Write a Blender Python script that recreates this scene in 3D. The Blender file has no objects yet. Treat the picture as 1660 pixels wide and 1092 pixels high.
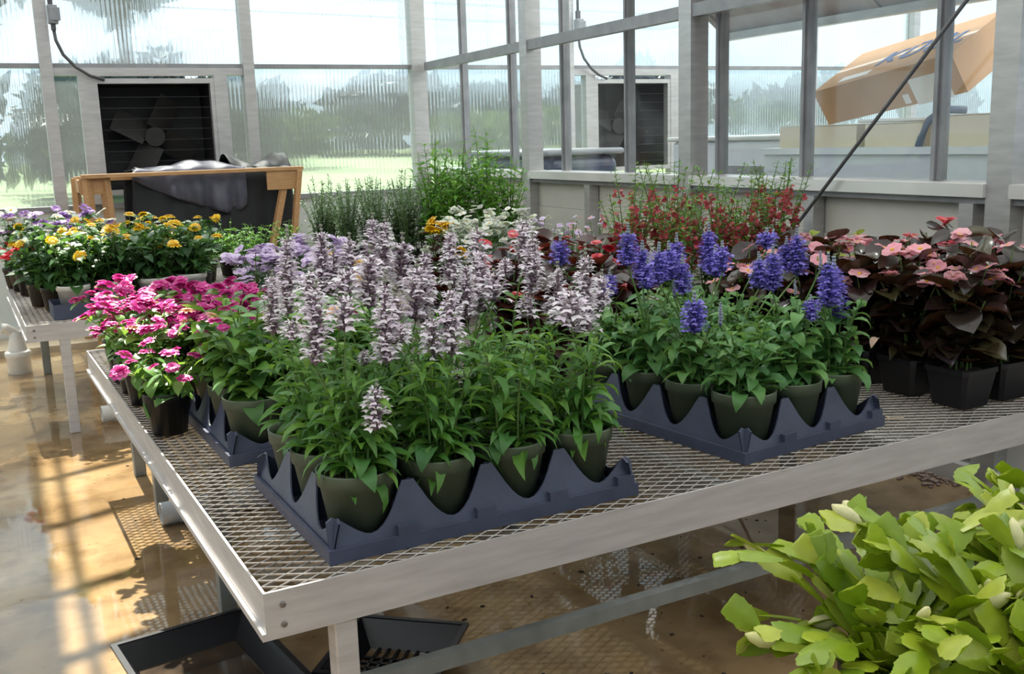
import bpy, math, random
import numpy as np
from mathutils import Matrix, Vector, Euler

random.seed(11)
SC = bpy.context.scene
COL = SC.collection
PI = math.pi
R = math.radians

# ---------------------------------------------------------------- camera
HC = 1.10                                   # eye height
PITCH, ROLL, YAW = .1916, .03132808, .455112
F_PX = 1646.5
def _basis():
    cp, sp = math.cos(PITCH), math.sin(PITCH)
    fw = Vector((0, cp, -sp)); rt = Vector((1, 0, 0)); dn = -Vector((0, sp, cp))
    cr, sr = math.cos(ROLL), math.sin(ROLL)
    r2 = cr*rt + sr*dn; d2 = -sr*rt + cr*dn
    rz = Matrix.Rotation(-YAW, 3, 'Z')
    return rz@r2, rz@d2, rz@fw
CR, CD, CF = _basis()
cam_d = bpy.data.cameras.new('camera')
cam_d.sensor_width = 36; cam_d.lens = F_PX/1660*36; cam_d.clip_start = .02; cam_d.clip_end = 300
cam = bpy.data.objects.new('camera', cam_d); COL.objects.link(cam)
m3 = Matrix((CR, -CD, -CF)).transposed()
cam.matrix_world = Matrix.Translation((0, 0, HC)) @ m3.to_4x4()
SC.camera = cam

# ---------------------------------------------------------------- sky, sun, exposure
w = bpy.data.worlds.new('sky'); SC.world = w; w.use_nodes = True
nt = w.node_tree; nt.nodes.clear()
bg = nt.nodes.new('ShaderNodeBackground'); out = nt.nodes.new('ShaderNodeOutputWorld')
bg.inputs[0].default_value = (.74, .89, 1.0, 1); bg.inputs[1].default_value = 1.45
nt.links.new(bg.outputs[0], out.inputs[0])
SUN_EL = R(55)
sd = bpy.data.lights.new('sun', 'SUN'); sd.energy = 18.0; sd.angle = R(.53); sd.color = (1, .93, .80)
sun = bpy.data.objects.new('sun', sd); COL.objects.link(sun)
sun.rotation_euler = Vector((.012, -math.cos(SUN_EL), -math.sin(SUN_EL))).to_track_quat('-Z', 'Y').to_euler()
sun.location = (0, 9, 9)
SC.view_settings.view_transform = 'Standard'; SC.view_settings.look = 'None'
SC.view_settings.gamma = 1; SC.view_settings.use_curve_mapping = False
SC.view_settings.exposure = 0.18
SC.cycles.max_bounces = 10; SC.cycles.transparent_max_bounces = 12
SC.cycles.transmission_bounces = 8
SC.cycles.use_denoising = True

# ---------------------------------------------------------------- materials
def _new(name):
    m = bpy.data.materials.new(name); m.use_nodes = True
    t = m.node_tree; t.nodes.clear()
    o = t.nodes.new('ShaderNodeOutputMaterial')
    return m, t, o
def _noise(t, scale, detail=3, coord='Object', stretch=None):
    tc = t.nodes.new('ShaderNodeTexCoord'); n = t.nodes.new('ShaderNodeTexNoise')
    n.inputs['Scale'].default_value = scale; n.inputs['Detail'].default_value = detail
    if stretch:
        mp = t.nodes.new('ShaderNodeMapping'); mp.inputs['Scale'].default_value = stretch
        t.links.new(tc.outputs[coord], mp.inputs[0]); t.links.new(mp.outputs[0], n.inputs['Vector'])
    else:
        t.links.new(tc.outputs[coord], n.inputs['Vector'])
    return n
def _ramp(t, src, stops):
    r = t.nodes.new('ShaderNodeValToRGB'); e = r.color_ramp.elements
    while len(e) < len(stops): e.new(.5)
    for k, (p, c) in enumerate(stops):
        e[k].position = p; e[k].color = (*c, 1)
    t.links.new(src, r.inputs[0]); return r
def srgb(r, g, b):
    f = lambda c: (c/255/12.92 if c <= 10 else ((c/255+.055)/1.055)**2.4)
    return (f(r), f(g), f(b))
def mat(name, c1, c2=None, rough=.6, metal=0, scale=30, bump=0, coord='Object', stretch=None, spec=.5, bscale=None):
    m, t, o = _new(name)
    p = t.nodes.new('ShaderNodeBsdfPrincipled')
    p.inputs['Roughness'].default_value = rough; p.inputs['Metallic'].default_value = metal
    p.inputs['Specular IOR Level'].default_value = spec
    c2 = c2 or tuple(x*.8 for x in c1)
    n = _noise(t, scale, 4, coord, stretch)
    rp = _ramp(t, n.outputs['Fac'], [(.3, c1), (.7, c2)])
    t.links.new(rp.outputs[0], p.inputs['Base Color'])
    if bump:
        b = t.nodes.new('ShaderNodeBump'); b.inputs['Strength'].default_value = bump; b.inputs['Distance'].default_value = .01
        n2 = _noise(t, bscale or scale*2, 4, coord, stretch)
        t.links.new(n2.outputs['Fac'], b.inputs['Height']); t.links.new(b.outputs[0], p.inputs['Normal'])
    t.links.new(p.outputs[0], o.inputs[0]); return m
def leafmat(name, cols, rough=.45, trans=.3, tcol=None, spec=.4):
    """thin plant tissue: colour varies from piece to piece, light shines through"""
    m, t, o = _new(name)
    oi = t.nodes.new('ShaderNodeObjectInfo'); g = t.nodes.new('ShaderNodeNewGeometry')
    ad = t.nodes.new('ShaderNodeMath'); ad.operation = 'ADD'
    fr = t.nodes.new('ShaderNodeMath'); fr.operation = 'FRACT'
    t.links.new(oi.outputs['Random'], ad.inputs[0]); t.links.new(g.outputs['Random Per Island'], ad.inputs[1])
    t.links.new(ad.outputs[0], fr.inputs[0])
    k = len(cols)
    rp = _ramp(t, fr.outputs[0], [((i+.5)/k, c) for i, c in enumerate(cols)])
    n = _noise(t, 60, 3)
    mx = t.nodes.new('ShaderNodeMixRGB'); mx.blend_type = 'MULTIPLY'; mx.inputs[0].default_value = .35
    t.links.new(rp.outputs[0], mx.inputs[1])
    nr = _ramp(t, n.outputs['Fac'], [(.3, (.55, .55, .55)), (.7, (1, 1, 1))]); t.links.new(nr.outputs[0], mx.inputs[2])
    p = t.nodes.new('ShaderNodeBsdfPrincipled'); p.inputs['Roughness'].default_value = rough
    p.inputs['Specular IOR Level'].default_value = spec
    t.links.new(mx.outputs[0], p.inputs['Base Color'])
    tr = t.nodes.new('ShaderNodeBsdfTranslucent')
    if tcol:
        mm = t.nodes.new('ShaderNodeMixRGB'); mm.blend_type = 'MIX'; mm.inputs[0].default_value = .6
        t.links.new(mx.outputs[0], mm.inputs[1]); mm.inputs[2].default_value = (*tcol, 1)
        t.links.new(mm.outputs[0], tr.inputs[0])
    else:
        t.links.new(mx.outputs[0], tr.inputs[0])
    ms = t.nodes.new('ShaderNodeMixShader'); ms.inputs[0].default_value = trans
    t.links.new(p.outputs[0], ms.inputs[1]); t.links.new(tr.outputs[0], ms.inputs[2])
    t.links.new(ms.outputs[0], o.inputs[0]); return m

M = {}
M['alu'] = mat('weathered_aluminium', (.50, .49, .48), (.40, .39, .385), rough=.42, metal=.55, scale=9, stretch=(1, 1, 6))
M['alu_bench'] = mat('bench_aluminium', (.60, .575, .56), (.46, .43, .42), rough=.45, metal=.35, scale=7, stretch=(1, 1, 8))
M['alu_dark'] = mat('dull_grey_aluminium', (.30, .30, .31), (.22, .22, .23), rough=.5, metal=.4, scale=12)
M['galv'] = mat('galvanised_mesh', (.40, .38, .36), (.24, .22, .20), rough=.42, metal=.6, scale=40)
M['galv_rail'] = mat('galvanised_rail', (.26, .27, .26), (.17, .18, .17), rough=.5, metal=.4, scale=14)
M['sill'] = mat('white_painted_metal', (.72, .71, .69), (.60, .59, .57), rough=.3, metal=.3, scale=5)
M['knee'] = mat('pale_siding', (.60, .58, .53), (.52, .50, .45), rough=.6, scale=4)
M['knee_end'] = mat('pale_end_panel', (.56, .60, .58), (.48, .52, .50), rough=.6, scale=4)
M['bolt'] = mat('bolt_steel', (.25, .22, .2), (.15, .12, .1), rough=.5, metal=.6)
M['tray'] = mat('navy_tray_plastic', (.060, .070, .115), (.045, .052, .085), rough=.42, scale=16, bump=.1)
M['tray_black'] = mat('black_tray_plastic', (.007, .007, .010), (.004, .004, .005), rough=.3, scale=20)
M['pot'] = mat('olive_pot_plastic', (.105, .135, .085), (.075, .100, .062), rough=.5, scale=14, bump=.06)
M['pot_white'] = mat('white_pot_plastic', (.75, .74, .70), (.62, .60, .56), rough=.45, scale=14)
M['pot_black'] = mat('black_pot_plastic', (.006, .006, .008), (.010, .010, .013), rough=.4, scale=14)
M['soil'] = mat('potting_soil', (.055, .030, .018), (.014, .009, .007), rough=.95, scale=160, bump=1.0)
M['stem'] = leafmat('stem_green', [(.10, .20, .05), (.16, .26, .07)], trans=.1)
M['salvia_leaf'] = leafmat('salvia_leaf', [(.045, .14, .025), (.09, .25, .035), (.055, .18, .035), (.20, .38, .06), (.07, .20, .03), (.13, .30, .08)], tcol=(.32, .55, .06), trans=.36)
M['blue_leaf'] = leafmat('sage_leaf', [(.06, .18, .055), (.11, .27, .08), (.07, .20, .05), (.17, .35, .10)], tcol=(.30, .50, .09), trans=.32)
M['spike_calyx'] = leafmat('salvia_calyx', [(.24, .16, .20), (.38, .28, .32), (.30, .21, .26), (.48, .40, .40)], trans=.15, rough=.7)
M['spike_tip'] = leafmat('salvia_bud', [(.30, .33, .22), (.40, .40, .33)], trans=.15, rough=.7)
M['floret_pale'] = leafmat('pale_floret', [(.90, .84, .88), (.86, .76, .83), (.93, .91, .92), (.80, .68, .79)], trans=.3, rough=.6)
M['blue_calyx'] = leafmat('blue_calyx', [(.16, .15, .42), (.12, .10, .45)], trans=.15, rough=.7)
M['blue_tip'] = leafmat('silver_bud', [(.32, .36, .42), (.42, .46, .48)], trans=.15, rough=.8)
M['floret_blue'] = leafmat('blue_floret', [(.21, .16, .64), (.28, .22, .74), (.16, .12, .54), (.38, .31, .82)], trans=.3, rough=.6)
M['zinnia_leaf'] = leafmat('zinnia_leaf', [(.07, .19, .045), (.13, .30, .055), (.06, .17, .05), (.20, .38, .07)], tcol=(.32, .52, .05), trans=.34)
M['magenta'] = leafmat('magenta_petal', [(.62, .02, .26), (.72, .05, .38), (.50, .015, .20), (.78, .16, .45)], trans=.35)
M['peach'] = leafmat('peach_petal', [(.85, .50, .30), (.88, .65, .38), (.80, .36, .30)], trans=.35)
M['begonia_leaf'] = leafmat('bronze_leaf', [(.022, .016, .012), (.034, .024, .014), (.018, .013, .015), (.055, .048, .018), (.030, .016, .015)], rough=.24, trans=.12, tcol=(.22, .07, .02), spec=.6)
M['begonia_dark'] = leafmat('maroon_leaf', [(.022, .012, .012), (.035, .012, .010), (.055, .016, .012), (.02, .014, .016)], rough=.35, trans=.22, tcol=(.32, .05, .02))
M['pink'] = leafmat('pink_petal', [(.88, .42, .48), (.92, .56, .60), (.84, .34, .42)], trans=.35)
M['coral'] = leafmat('coral_petal', [(.82, .16, .20), (.85, .25, .28), (.75, .10, .14)], trans=.35)
M['red'] = leafmat('red_petal', [(.62, .02, .03), (.72, .04, .05), (.50, .02, .05)], trans=.3)
M['red_dull'] = leafmat('crimson_petal', [(.55, .07, .10), (.66, .15, .16), (.45, .05, .08)], trans=.3)
M['yellow'] = leafmat('yellow_petal', [(.85, .55, .01), (.90, .65, .02), (.78, .42, .01)], trans=.3)
M['gold_eye'] = mat('gold_eye', (.75, .42, .03), (.5, .25, .02), rough=.8)
M['lavender'] = leafmat('lavender_petal', [(.70, .56, .78), (.78, .66, .84), (.62, .48, .72)], trans=.35)
M['violet'] = leafmat('violet_petal', [(.40, .22, .55), (.50, .32, .62)], trans=.35)
M['white_petal'] = leafmat('white_petal', [(.82, .84, .76), (.72, .80, .62), (.86, .86, .84)], trans=.35)
M['far_leaf'] = leafmat('deep_green_leaf', [(.025, .075, .02), (.04, .115, .03), (.06, .16, .04), (.03, .09, .03)], trans=.3, tcol=(.15, .32, .04))
M['herb_leaf'] = leafmat('grey_green_leaf', [(.11, .18, .10), (.17, .25, .15), (.08, .14, .07)], trans=.3, tcol=(.25, .38, .14))
M['pepper_leaf'] = leafmat('bright_green_leaf', [(.10, .28, .03), (.15, .36, .05), (.07, .21, .03)], trans=.4, tcol=(.32, .58, .06))
M['lime_leaf'] = leafmat('lime_leaf', [(.42, .48, .06), (.52, .55, .10), (.33, .40, .06)], trans=.35)
M['cactus'] = leafmat('cactus_green', [(.25, .37, .018), (.34, .46, .022), (.42, .51, .035), (.17, .30, .018), (.50, .55, .07)], rough=.32, trans=.35, tcol=(.60, .72, .05), spec=.5)
M['cactus_bud'] = leafmat('cactus_bud', [(.72, .70, .28), (.80, .76, .42)], trans=.3)
M['wood'] = mat('raw_wood', (.48, .27, .12), (.34, .18, .075), rough=.6, scale=9, stretch=(1.5, 14, 14), bump=.1)
M['cloth_dark'] = mat('black_cloth', (.003, .0035, .006), (.005, .006, .009), rough=.6, scale=30)
M['cloth_grey'] = mat('slate_sheet', (.085, .085, .115), (.055, .055, .080), rough=.42, scale=14)
M['fan_dark'] = mat('fan_dark', (.014, .013, .015), (.008, .008, .009), rough=.6, scale=20)
M['fan_inner'] = mat('fan_inner', (.016, .013, .012), (.010, .009, .008), rough=.6, scale=9)
M['pvc'] = mat('white_pvc', (.70, .68, .64), (.56, .53, .48), rough=.35, scale=9)
M['pvc_grey'] = mat('grey_pvc', (.36, .37, .38), (.28, .29, .30), rough=.4, scale=9)
M['card'] = mat('cardboard', (.52, .31, .16), (.46, .265, .13), rough=.8, scale=6)
M['card_pale'] = mat('pale_cardboard', (.72, .62, .47), (.66, .56, .42), rough=.8, scale=6)
M['paper'] = mat('white_paper', (.80, .79, .77), (.74, .73, .72), rough=.7, scale=10)
M['ink'] = mat('blue_ink', (.06, .13, .32), (.05, .10, .26), rough=.7)
M['white_board'] = mat('white_sheet_metal', (.72, .74, .80), (.66, .68, .75), rough=.4, scale=4)
M['navy'] = mat('navy_plastic', (.012, .022, .06), (.02, .035, .085), rough=.25, scale=4)
M['cable'] = mat('dark_cable', (.06, .06, .065), (.09, .09, .09), rough=.5, metal=.3)
M['box_grey'] = mat('grey_box', (.26, .27, .29), (.20, .21, .23), rough=.5, scale=20)
M['dirty'] = mat('grimy_panel', (.50, .49, .49), (.38, .30, .29), rough=.7, scale=5)
M['bark'] = mat('bark', (.10, .075, .06), (.06, .045, .04), rough=.9, scale=6)
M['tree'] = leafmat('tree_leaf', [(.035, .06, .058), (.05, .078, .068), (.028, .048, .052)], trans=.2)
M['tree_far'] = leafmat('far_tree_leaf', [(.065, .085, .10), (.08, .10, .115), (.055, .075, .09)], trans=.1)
M['shrub'] = leafmat('shrub_leaf', [(.10, .15, .055), (.13, .18, .065), (.08, .125, .05)], trans=.3)
M['lawn'] = mat('lawn', (.105, .155, .055), (.08, .125, .045), rough=.9, scale=1.2)
M['grit'] = mat('grit', (.32, .24, .20), (.14, .09, .08), rough=.9, scale=90)

def floor_mat():
    m, t, o = _new('wet_concrete')
    p = t.nodes.new('ShaderNodeBsdfPrincipled')
    n1 = _noise(t, 1.3, 6); n2 = _noise(t, 9, 8); n3 = _noise(t, 45, 4)
    base = _ramp(t, n1.outputs['Fac'], [(.30, (.125, .080, .040)), (.52, (.235, .158, .080)), (.72, (.37, .275, .16))])
    det = _ramp(t, n2.outputs['Fac'], [(.28, (.45, .38, .33)), (.55, (1, 1, 1)), (.75, (1.0, .92, .78))])
    mx = t.nodes.new('ShaderNodeMixRGB'); mx.blend_type = 'MULTIPLY'; mx.inputs[0].default_value = .75
    t.links.new(base.outputs[0], mx.inputs[1]); t.links.new(det.outputs[0], mx.inputs[2])
    sp = _ramp(t, n3.outputs['Fac'], [(.24, (.35, .28, .24)), (.34, (1, 1, 1))])
    mx2 = t.nodes.new('ShaderNodeMixRGB'); mx2.blend_type = 'MULTIPLY'; mx2.inputs[0].default_value = .8
    t.links.new(mx.outputs[0], mx2.inputs[1]); t.links.new(sp.outputs[0], mx2.inputs[2])
    t.links.new(mx2.outputs[0], p.inputs['Base Color'])
    n4 = _noise(t, 1.7, 5)
    wet = _ramp(t, n4.outputs['Fac'], [(.50, (.035, .035, .035)), (.62, (.14, .14, .14)), (.78, (.4, .4, .4))])
    t.links.new(wet.outputs[0], p.inputs['Roughness'])
    p.inputs['Specular IOR Level'].default_value = .6
    b = t.nodes.new('ShaderNodeBump'); b.inputs['Distance'].default_value = .004
    inv = _ramp(t, n4.outputs['Fac'], [(.46, (.015, .015, .015)), (.62, (.35, .35, .35))])
    t.links.new(inv.outputs[0], b.inputs['Strength']); t.links.new(n2.outputs['Fac'], b.inputs['Height'])
    t.links.new(b.outputs[0], p.inputs['Normal'])
    t.links.new(p.outputs[0], o.inputs[0]); return m
M['floor'] = floor_mat()

def poly_mat(name, clear, tint, rough, ribs):
    """twin-wall polycarbonate: part clear, part rough refraction, fine vertical ribs"""
    m, t, o = _new(name)
    tr = t.nodes.new('ShaderNodeBsdfTransparent'); tr.inputs[0].default_value = (*tint, 1)
    rf = t.nodes.new('ShaderNodeBsdfRefraction'); rf.inputs['Color'].default_value = (*tint, 1)
    rf.inputs['Roughness'].default_value = rough; rf.inputs['IOR'].default_value = 1.18
    tl = t.nodes.new('ShaderNodeBsdfTranslucent'); tl.inputs[0].default_value = (.88, .93, .95, 1)
    if ribs:
        tc = t.nodes.new('ShaderNodeTexCoord'); wv = t.nodes.new('ShaderNodeTexWave')
        wv.bands_direction = 'X'; wv.inputs['Scale'].default_value = 1/ribs*.314/2
        t.links.new(tc.outputs['Object'], wv.inputs['Vector'])
        b = t.nodes.new('ShaderNodeBump'); b.inputs['Strength'].default_value = .35; b.inputs['Distance'].default_value = .004
        t.links.new(wv.outputs['Fac'], b.inputs['Height']); t.links.new(b.outputs[0], rf.inputs['Normal'])
    a = t.nodes.new('ShaderNodeMixShader'); a.inputs[0].default_value = clear
    t.links.new(rf.outputs[0], a.inputs[1]); t.links.new(tr.outputs[0], a.inputs[2])
    c = t.nodes.new('ShaderNodeMixShader'); c.inputs[0].default_value = .035
    t.links.new(a.outputs[0], c.inputs[1]); t.links.new(tl.outputs[0], c.inputs[2])
    t.links.new(c.outputs[0], o.inputs[0]); return m
M['poly'] = poly_mat('ribbed_polycarbonate', .50, (.90, .94, .95), .045, .013)
def glass_mat():
    m, t, o = _new('clear_pane')
    tr = t.nodes.new('ShaderNodeBsdfTransparent'); tr.inputs[0].default_value = (.95, .97, .97, 1)
    gl = t.nodes.new('ShaderNodeBsdfGlossy'); gl.inputs['Roughness'].default_value = .03
    df = t.nodes.new('ShaderNodeBsdfTranslucent'); df.inputs[0].default_value = (.85, .88, .92, 1)
    a = t.nodes.new('ShaderNodeMixShader'); a.inputs[0].default_value = .035
    t.links.new(tr.outputs[0], a.inputs[1]); t.links.new(gl.outputs[0], a.inputs[2])
    n = _noise(t, 5, 5); d = _ramp(t, n.outputs['Fac'], [(.5, (.01, .01, .01)), (.8, (.06, .06, .06))])
    b = t.nodes.new('ShaderNodeMixShader'); t.links.new(d.outputs[0], b.inputs[0])
    t.links.new(a.outputs[0], b.inputs[1]); t.links.new(df.outputs[0], b.inputs[2])
    t.links.new(b.outputs[0], o.inputs[0]); return m
M['glass'] = glass_mat()
def roof_mat(name='white_roof_sheet', k=.30):
    m, t, o = _new(name)
    tl = t.nodes.new('ShaderNodeBsdfTranslucent'); tl.inputs[0].default_value = (k, k*1.03, k*1.07, 1)
    tr = t.nodes.new('ShaderNodeBsdfTransparent'); tr.inputs[0].default_value = (.8, .9, 1, 1)
    a = t.nodes.new('ShaderNodeMixShader'); a.inputs[0].default_value = .04
    t.links.new(tl.outputs[0], a.inputs[1]); t.links.new(tr.outputs[0], a.inputs[2])
    t.links.new(a.outputs[0], o.inputs[0]); return m
M['roof'] = roof_mat(); M['roof_next'] = roof_mat('brighter_roof_sheet', .5)  # unseen next bay roof, made more translucent to brighten the boxes below
def sun_strip_mat():
    m, t, o = _new('added_sun_strip')
    tr = t.nodes.new('ShaderNodeBsdfTransparent'); tr.inputs[0].default_value = (.93, .95, .96, 1)
    t.links.new(tr.outputs[0], o.inputs[0]); return m
M['sun_strip'] = sun_strip_mat()

# ---------------------------------------------------------------- mesh building
class MB:
    def __init__(s): s.v = []; s.f = []; s.mi = []; s.n = 0
    def add(s, vs, fs, mi=0):
        o = s.n; s.v.extend(tuple(v) for v in vs); s.n += len(vs)
        s.f.extend(tuple(i+o for i in f) for f in fs); s.mi.extend([mi]*len(fs)); return s
    def box(s, x0, x1, y0, y1, z0, z1, mi=0, T=None):
        vs = [Vector((x, y, z)) for x in (x0, x1) for y in (y0, y1) for z in (z0, z1)]
        if T is not None: vs = [T@v for v in vs]
        return s.add(vs, [(0, 1, 3, 2), (4, 6, 7, 5), (0, 4, 5, 1), (2, 3, 7, 6), (0, 2, 6, 4), (1, 5, 7, 3)], mi)
    def tube(s, pts, r, n=6, mi=0, cap=True):
        pts = [Vector(p) for p in pts]; k = len(pts)
        rs = r if isinstance(r, (list, tuple)) else [r]*k
        rings = []
        for i, p in enumerate(pts):
            d = (pts[min(i+1, k-1)]-pts[max(i-1, 0)])
            if d.length < 1e-9: d = Vector((0, 0, 1))
            d.normalize()
            u = d.cross(Vector((0, 0, 1)) if abs(d.z) < .9 else Vector((1, 0, 0))).normalized(); v = d.cross(u)
            rings.append([p+rs[i]*(math.cos(2*PI*j/n)*u+math.sin(2*PI*j/n)*v) for j in range(n)])
        vs = [q for rr in rings for q in rr]; fs = []
        for i in range(k-1):
            for j in range(n):
                fs.append((i*n+j, i*n+(j+1) % n, (i+1)*n+(j+1) % n, (i+1)*n+j))
        if cap: fs.append(tuple(range(n))[::-1]); fs.append(tuple((k-1)*n+j for j in range(n)))
        return s.add(vs, fs, mi)
    def lathe(s, prof, n=20, mi=0, c=(0, 0, 0)):
        vs = [(c[0]+r*math.cos(2*PI*j/n), c[1]+r*math.sin(2*PI*j/n), c[2]+z) for r, z in prof for j in range(n)]
        fs = []
        for i in range(len(prof)-1):
            for j in range(n):
                fs.append((i*n+j, i*n+(j+1) % n, (i+1)*n+(j+1) % n, (i+1)*n+j))
        return s.add(vs, fs, mi)
    def mesh(s, name, mats, smooth=False):
        me = bpy.data.meshes.new(name); me.from_pydata(s.v, [], s.f)
        for m in (mats if isinstance(mats, (list, tuple)) else [mats]): me.materials.append(m)
        if any(s.mi): me.polygons.foreach_set('material_index', s.mi)
        if smooth: me.polygons.foreach_set('use_smooth', [True]*len(s.f))
        me.update(); return me
def link(name, data, parent=None, T=None):
    o = bpy.data.objects.new(name, data); COL.objects.link(o)
    if parent is not None: o.parent = parent
    if T is not None: o.matrix_basis = T
    return o
def part(name, mb, mats, parent=None, smooth=False, T=None, label=None, kind=None):
    o = link(name, mb.mesh(name, mats, smooth), parent, T)
    if label: o['label'] = label
    if kind: o['kind'] = kind
    return o
def boxpart(name, b, m, parent=None, T=None):
    return part(name, MB().box(*b), m, parent, T=T)
def tag(o, label, cat, group=None):
    o['label'] = label; o['category'] = cat
    if group: o['group'] = group
    return o
def thing(name, label, cat, loc=(0, 0, 0), rz=0, group=None):
    o = link(name, None); o.location = loc; o.rotation_euler = (0, 0, rz); o.empty_display_size = .05
    return tag(o, label, cat, group)
def struct(o): o['kind'] = 'structure'; return o
def bevel(o, wd, seg=2):
    b = o.modifiers.new('bevel', 'BEVEL'); b.width = wd; b.segments = seg; b.limit_method = 'ANGLE'; return o

# bench frame: benches stand 2.34 degrees off the walls
DB = R(2.343)
BZ = .45
B0 = Vector((.277, 1.433, 0))
BROT = Matrix.Rotation(DB, 4, 'Z')
BMAT = Matrix.Translation(B0) @ BROT
F0 = Vector((.015, 4.305, 0))
FMAT = Matrix.Translation(F0) @ BROT
def L(x, y, z=0): return BMAT @ Vector((x, y, BZ+z))
def LF(x, y, z=0): return FMAT @ Vector((x, y, BZ+z))

# ================================================================= SETTING
fl = MB(); fl.add([(-5, -3, 0), (9.5, -3, 0), (9.5, 6.75, 0), (-5, 6.75, 0)], [(0, 1, 2, 3)])
struct(part('floor', fl, M['floor']))
EY = 6.65                                    # inner plane of the end wall
wb = struct(link('wall_back', None))
POSTS = [-2.02, -.86, .297, 1.457, 2.6, 3.766, 4.92, 6.07, 7.22, 8.4]
for i, x in enumerate(POSTS):
    hw = .034 if abs(x-2.6) > .1 else .05
    boxpart('post', (x-hw, x+hw, EY-.05, EY+.05, 0, 2.5), M['alu'], wb)
for i in range(len(POSTS)-1):
    x0, x1 = POSTS[i]+.034, POSTS[i+1]-.034
    boxpart('rail', (x0, x1, EY-.01, EY+.04, 1.592, 1.618), M['alu_dark'], wb)
    boxpart('rail', (x0, x1, EY-.02, EY+.04, .765, .795), M['alu_dark'], wb)
    boxpart('rail', (x0, x1, EY-.02, EY+.04, 2.46, 2.5), M['alu'], wb)
    boxpart('lower_panel', (x0, x1, EY+.005, EY+.03, .03, .765), M['knee_end'], wb)
    boxpart('skirting', (x0, x1, EY-.03, EY+.02, 0, .10), M['sill'], wb)
    fan = i in (2, 5)
    pn = struct(boxpart('pane', (x0, x1, EY+.01, EY+.02, 1.618, 2.46), M['poly'], wb)) if 0 else boxpart('pane', (x0, x1, EY+.01, EY+.02, 1.618, 2.46), M['poly'], wb)
    if not fan:
        boxpart('pane', (x0, x1, EY+.01, EY+.02, .795, 1.592), M['poly'], wb)
    else:
        fx0 = x0+.125; fx1 = x1-.125
        boxpart('pane', (x0, fx0, EY+.01, EY+.02, .795, 1.56), M['poly'], wb)
        boxpart('pane', (fx1, x1, EY+.01, EY+.02, .795, 1.56), M['poly'], wb)
        boxpart('lintel', (x0, x1, EY-.03, EY+.04, 1.548, 1.592), M['alu'], wb)
kb = struct(part('trim_1', MB().box(-4, 8.5, 6.22, EY-.05, 0, .035), mat('kerb_concrete', (.48, .40, .29), (.36, .29, .20), rough=.7, scale=7)))
# gable above the end wall, and roof sheets on rafters, with an added clear strip
RIDGE_X, RIDGE_Z, EAVE = -.45, 3.9, 2.5
def roof_z(x): return RIDGE_Z - (RIDGE_Z-EAVE)*abs(x-RIDGE_X)/(2.6-RIDGE_X)
gb = struct(link('wall_gable', None))
xs = [-3.5, -2.02, -.86, RIDGE_X, .297, 1.457, 2.6]
for a, b in zip(xs[:-1], xs[1:]):
    mb = MB(); vs = []
    for y in (EY+.01, EY+.02):
        vs += [(a, y, 2.5), (b, y, 2.5), (b, y, max(2.501, roof_z(b))), (a, y, max(2.501, roof_z(a)))]
    mb.add(vs, [(0, 1, 2, 3), (7, 6, 5, 4), (0, 4, 5, 1), (1, 5, 6, 2), (2, 6, 7, 3), (3, 7, 4, 0)])
    part('gable_pane', mb, M['poly'], gb)
cl = struct(link('ceiling', None))
def roofsheet(x0, x1, y0, y1, m, nm='roof_sheet'):
    mb = MB(); h = .012
    vs = [(x0, y0, roof_z(x0)), (x1, y0, roof_z(x1)), (x1, y1, roof_z(x1)), (x0, y1, roof_z(x0))]
    part(nm, MB().add(vs, [(0, 1, 2, 3)]), m, cl)
YB = -2.5
part('roof_sheet', MB().add([(2.7, YB, 2.62), (8.4, YB, 2.9), (8.4, EY, 2.9), (2.7, EY, 2.62)], [(0, 1, 2, 3)]), M['roof_next'], cl)
struct(part('wall_left', MB().add([(-3.5, YB, 0), (-3.5, EY, 0), (-3.5, EY, 2.5), (-3.5, YB, 2.5)], [(0, 1, 2, 3)]), M['roof']))
struct(part('wall_front', MB().add([(-3.5, YB, 0), (8.4, YB, 0), (8.4, YB, 2.7), (2.6, YB, 2.6), (RIDGE_X, YB, RIDGE_Z), (-3.5, YB, 2.5)], [(0, 1, 2, 3, 4, 5)]), M['roof']))
roofsheet(-3.5, RIDGE_X, YB, EY, M['roof']); roofsheet(RIDGE_X, -.068, YB, EY, M['roof'])
roofsheet(-.068, .34, 3.1, EY, M['sun_strip']); roofsheet(-.068, .34, YB, 3.1, M['roof'])  # clear strip out of view, added to throw the sun patch on the floor
roofsheet(.34, 2.6, YB, EY, M['roof'])
def roofbar_y(x, wd, y0=YB, y1=EY):            # bar running along the house
    z = roof_z(x); boxpart('purlin', (x-wd/2, x+wd/2, y0, y1, z-.05, z-.005), M['alu_dark'], cl)
for x, wd in ((RIDGE_X, .08), (-.07, .05), (.01, .028), (.34, .05), (1.1, .05), (1.85, .05), (-1.4, .05), (-2.4, .05)): roofbar_y(x, wd)
def rafter(x0, x1, y, wd=.035):
    z0, z1 = roof_z(x0), roof_z(x1)
    vs = [(x, yy, z+dz) for (x, z) in ((x0, z0), (x1, z1)) for yy in (y-wd/2, y+wd/2) for dz in (-.045, -.003)]
    part('rafter', MB().add(vs, [(0, 1, 3, 2), (4, 6, 7, 5), (0, 4, 5, 1), (2, 3, 7, 6), (0, 2, 6, 4), (1, 5, 7, 3)]), M['alu_dark'], cl)
for y in (6.30, 5.80, 5.27, 4.89, 4.3, 3.7, 3.1): rafter(-.07, .34, y, .028)  # bars of the added strip, spaced for the shadow rows on the floor
for y in (5.1, 3.6, 2.1, .6, -.9): rafter(.34, 2.6, y, .07); rafter(RIDGE_X, -.07, y, .07); rafter(-3.5, RIDGE_X, y, .07)

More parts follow.
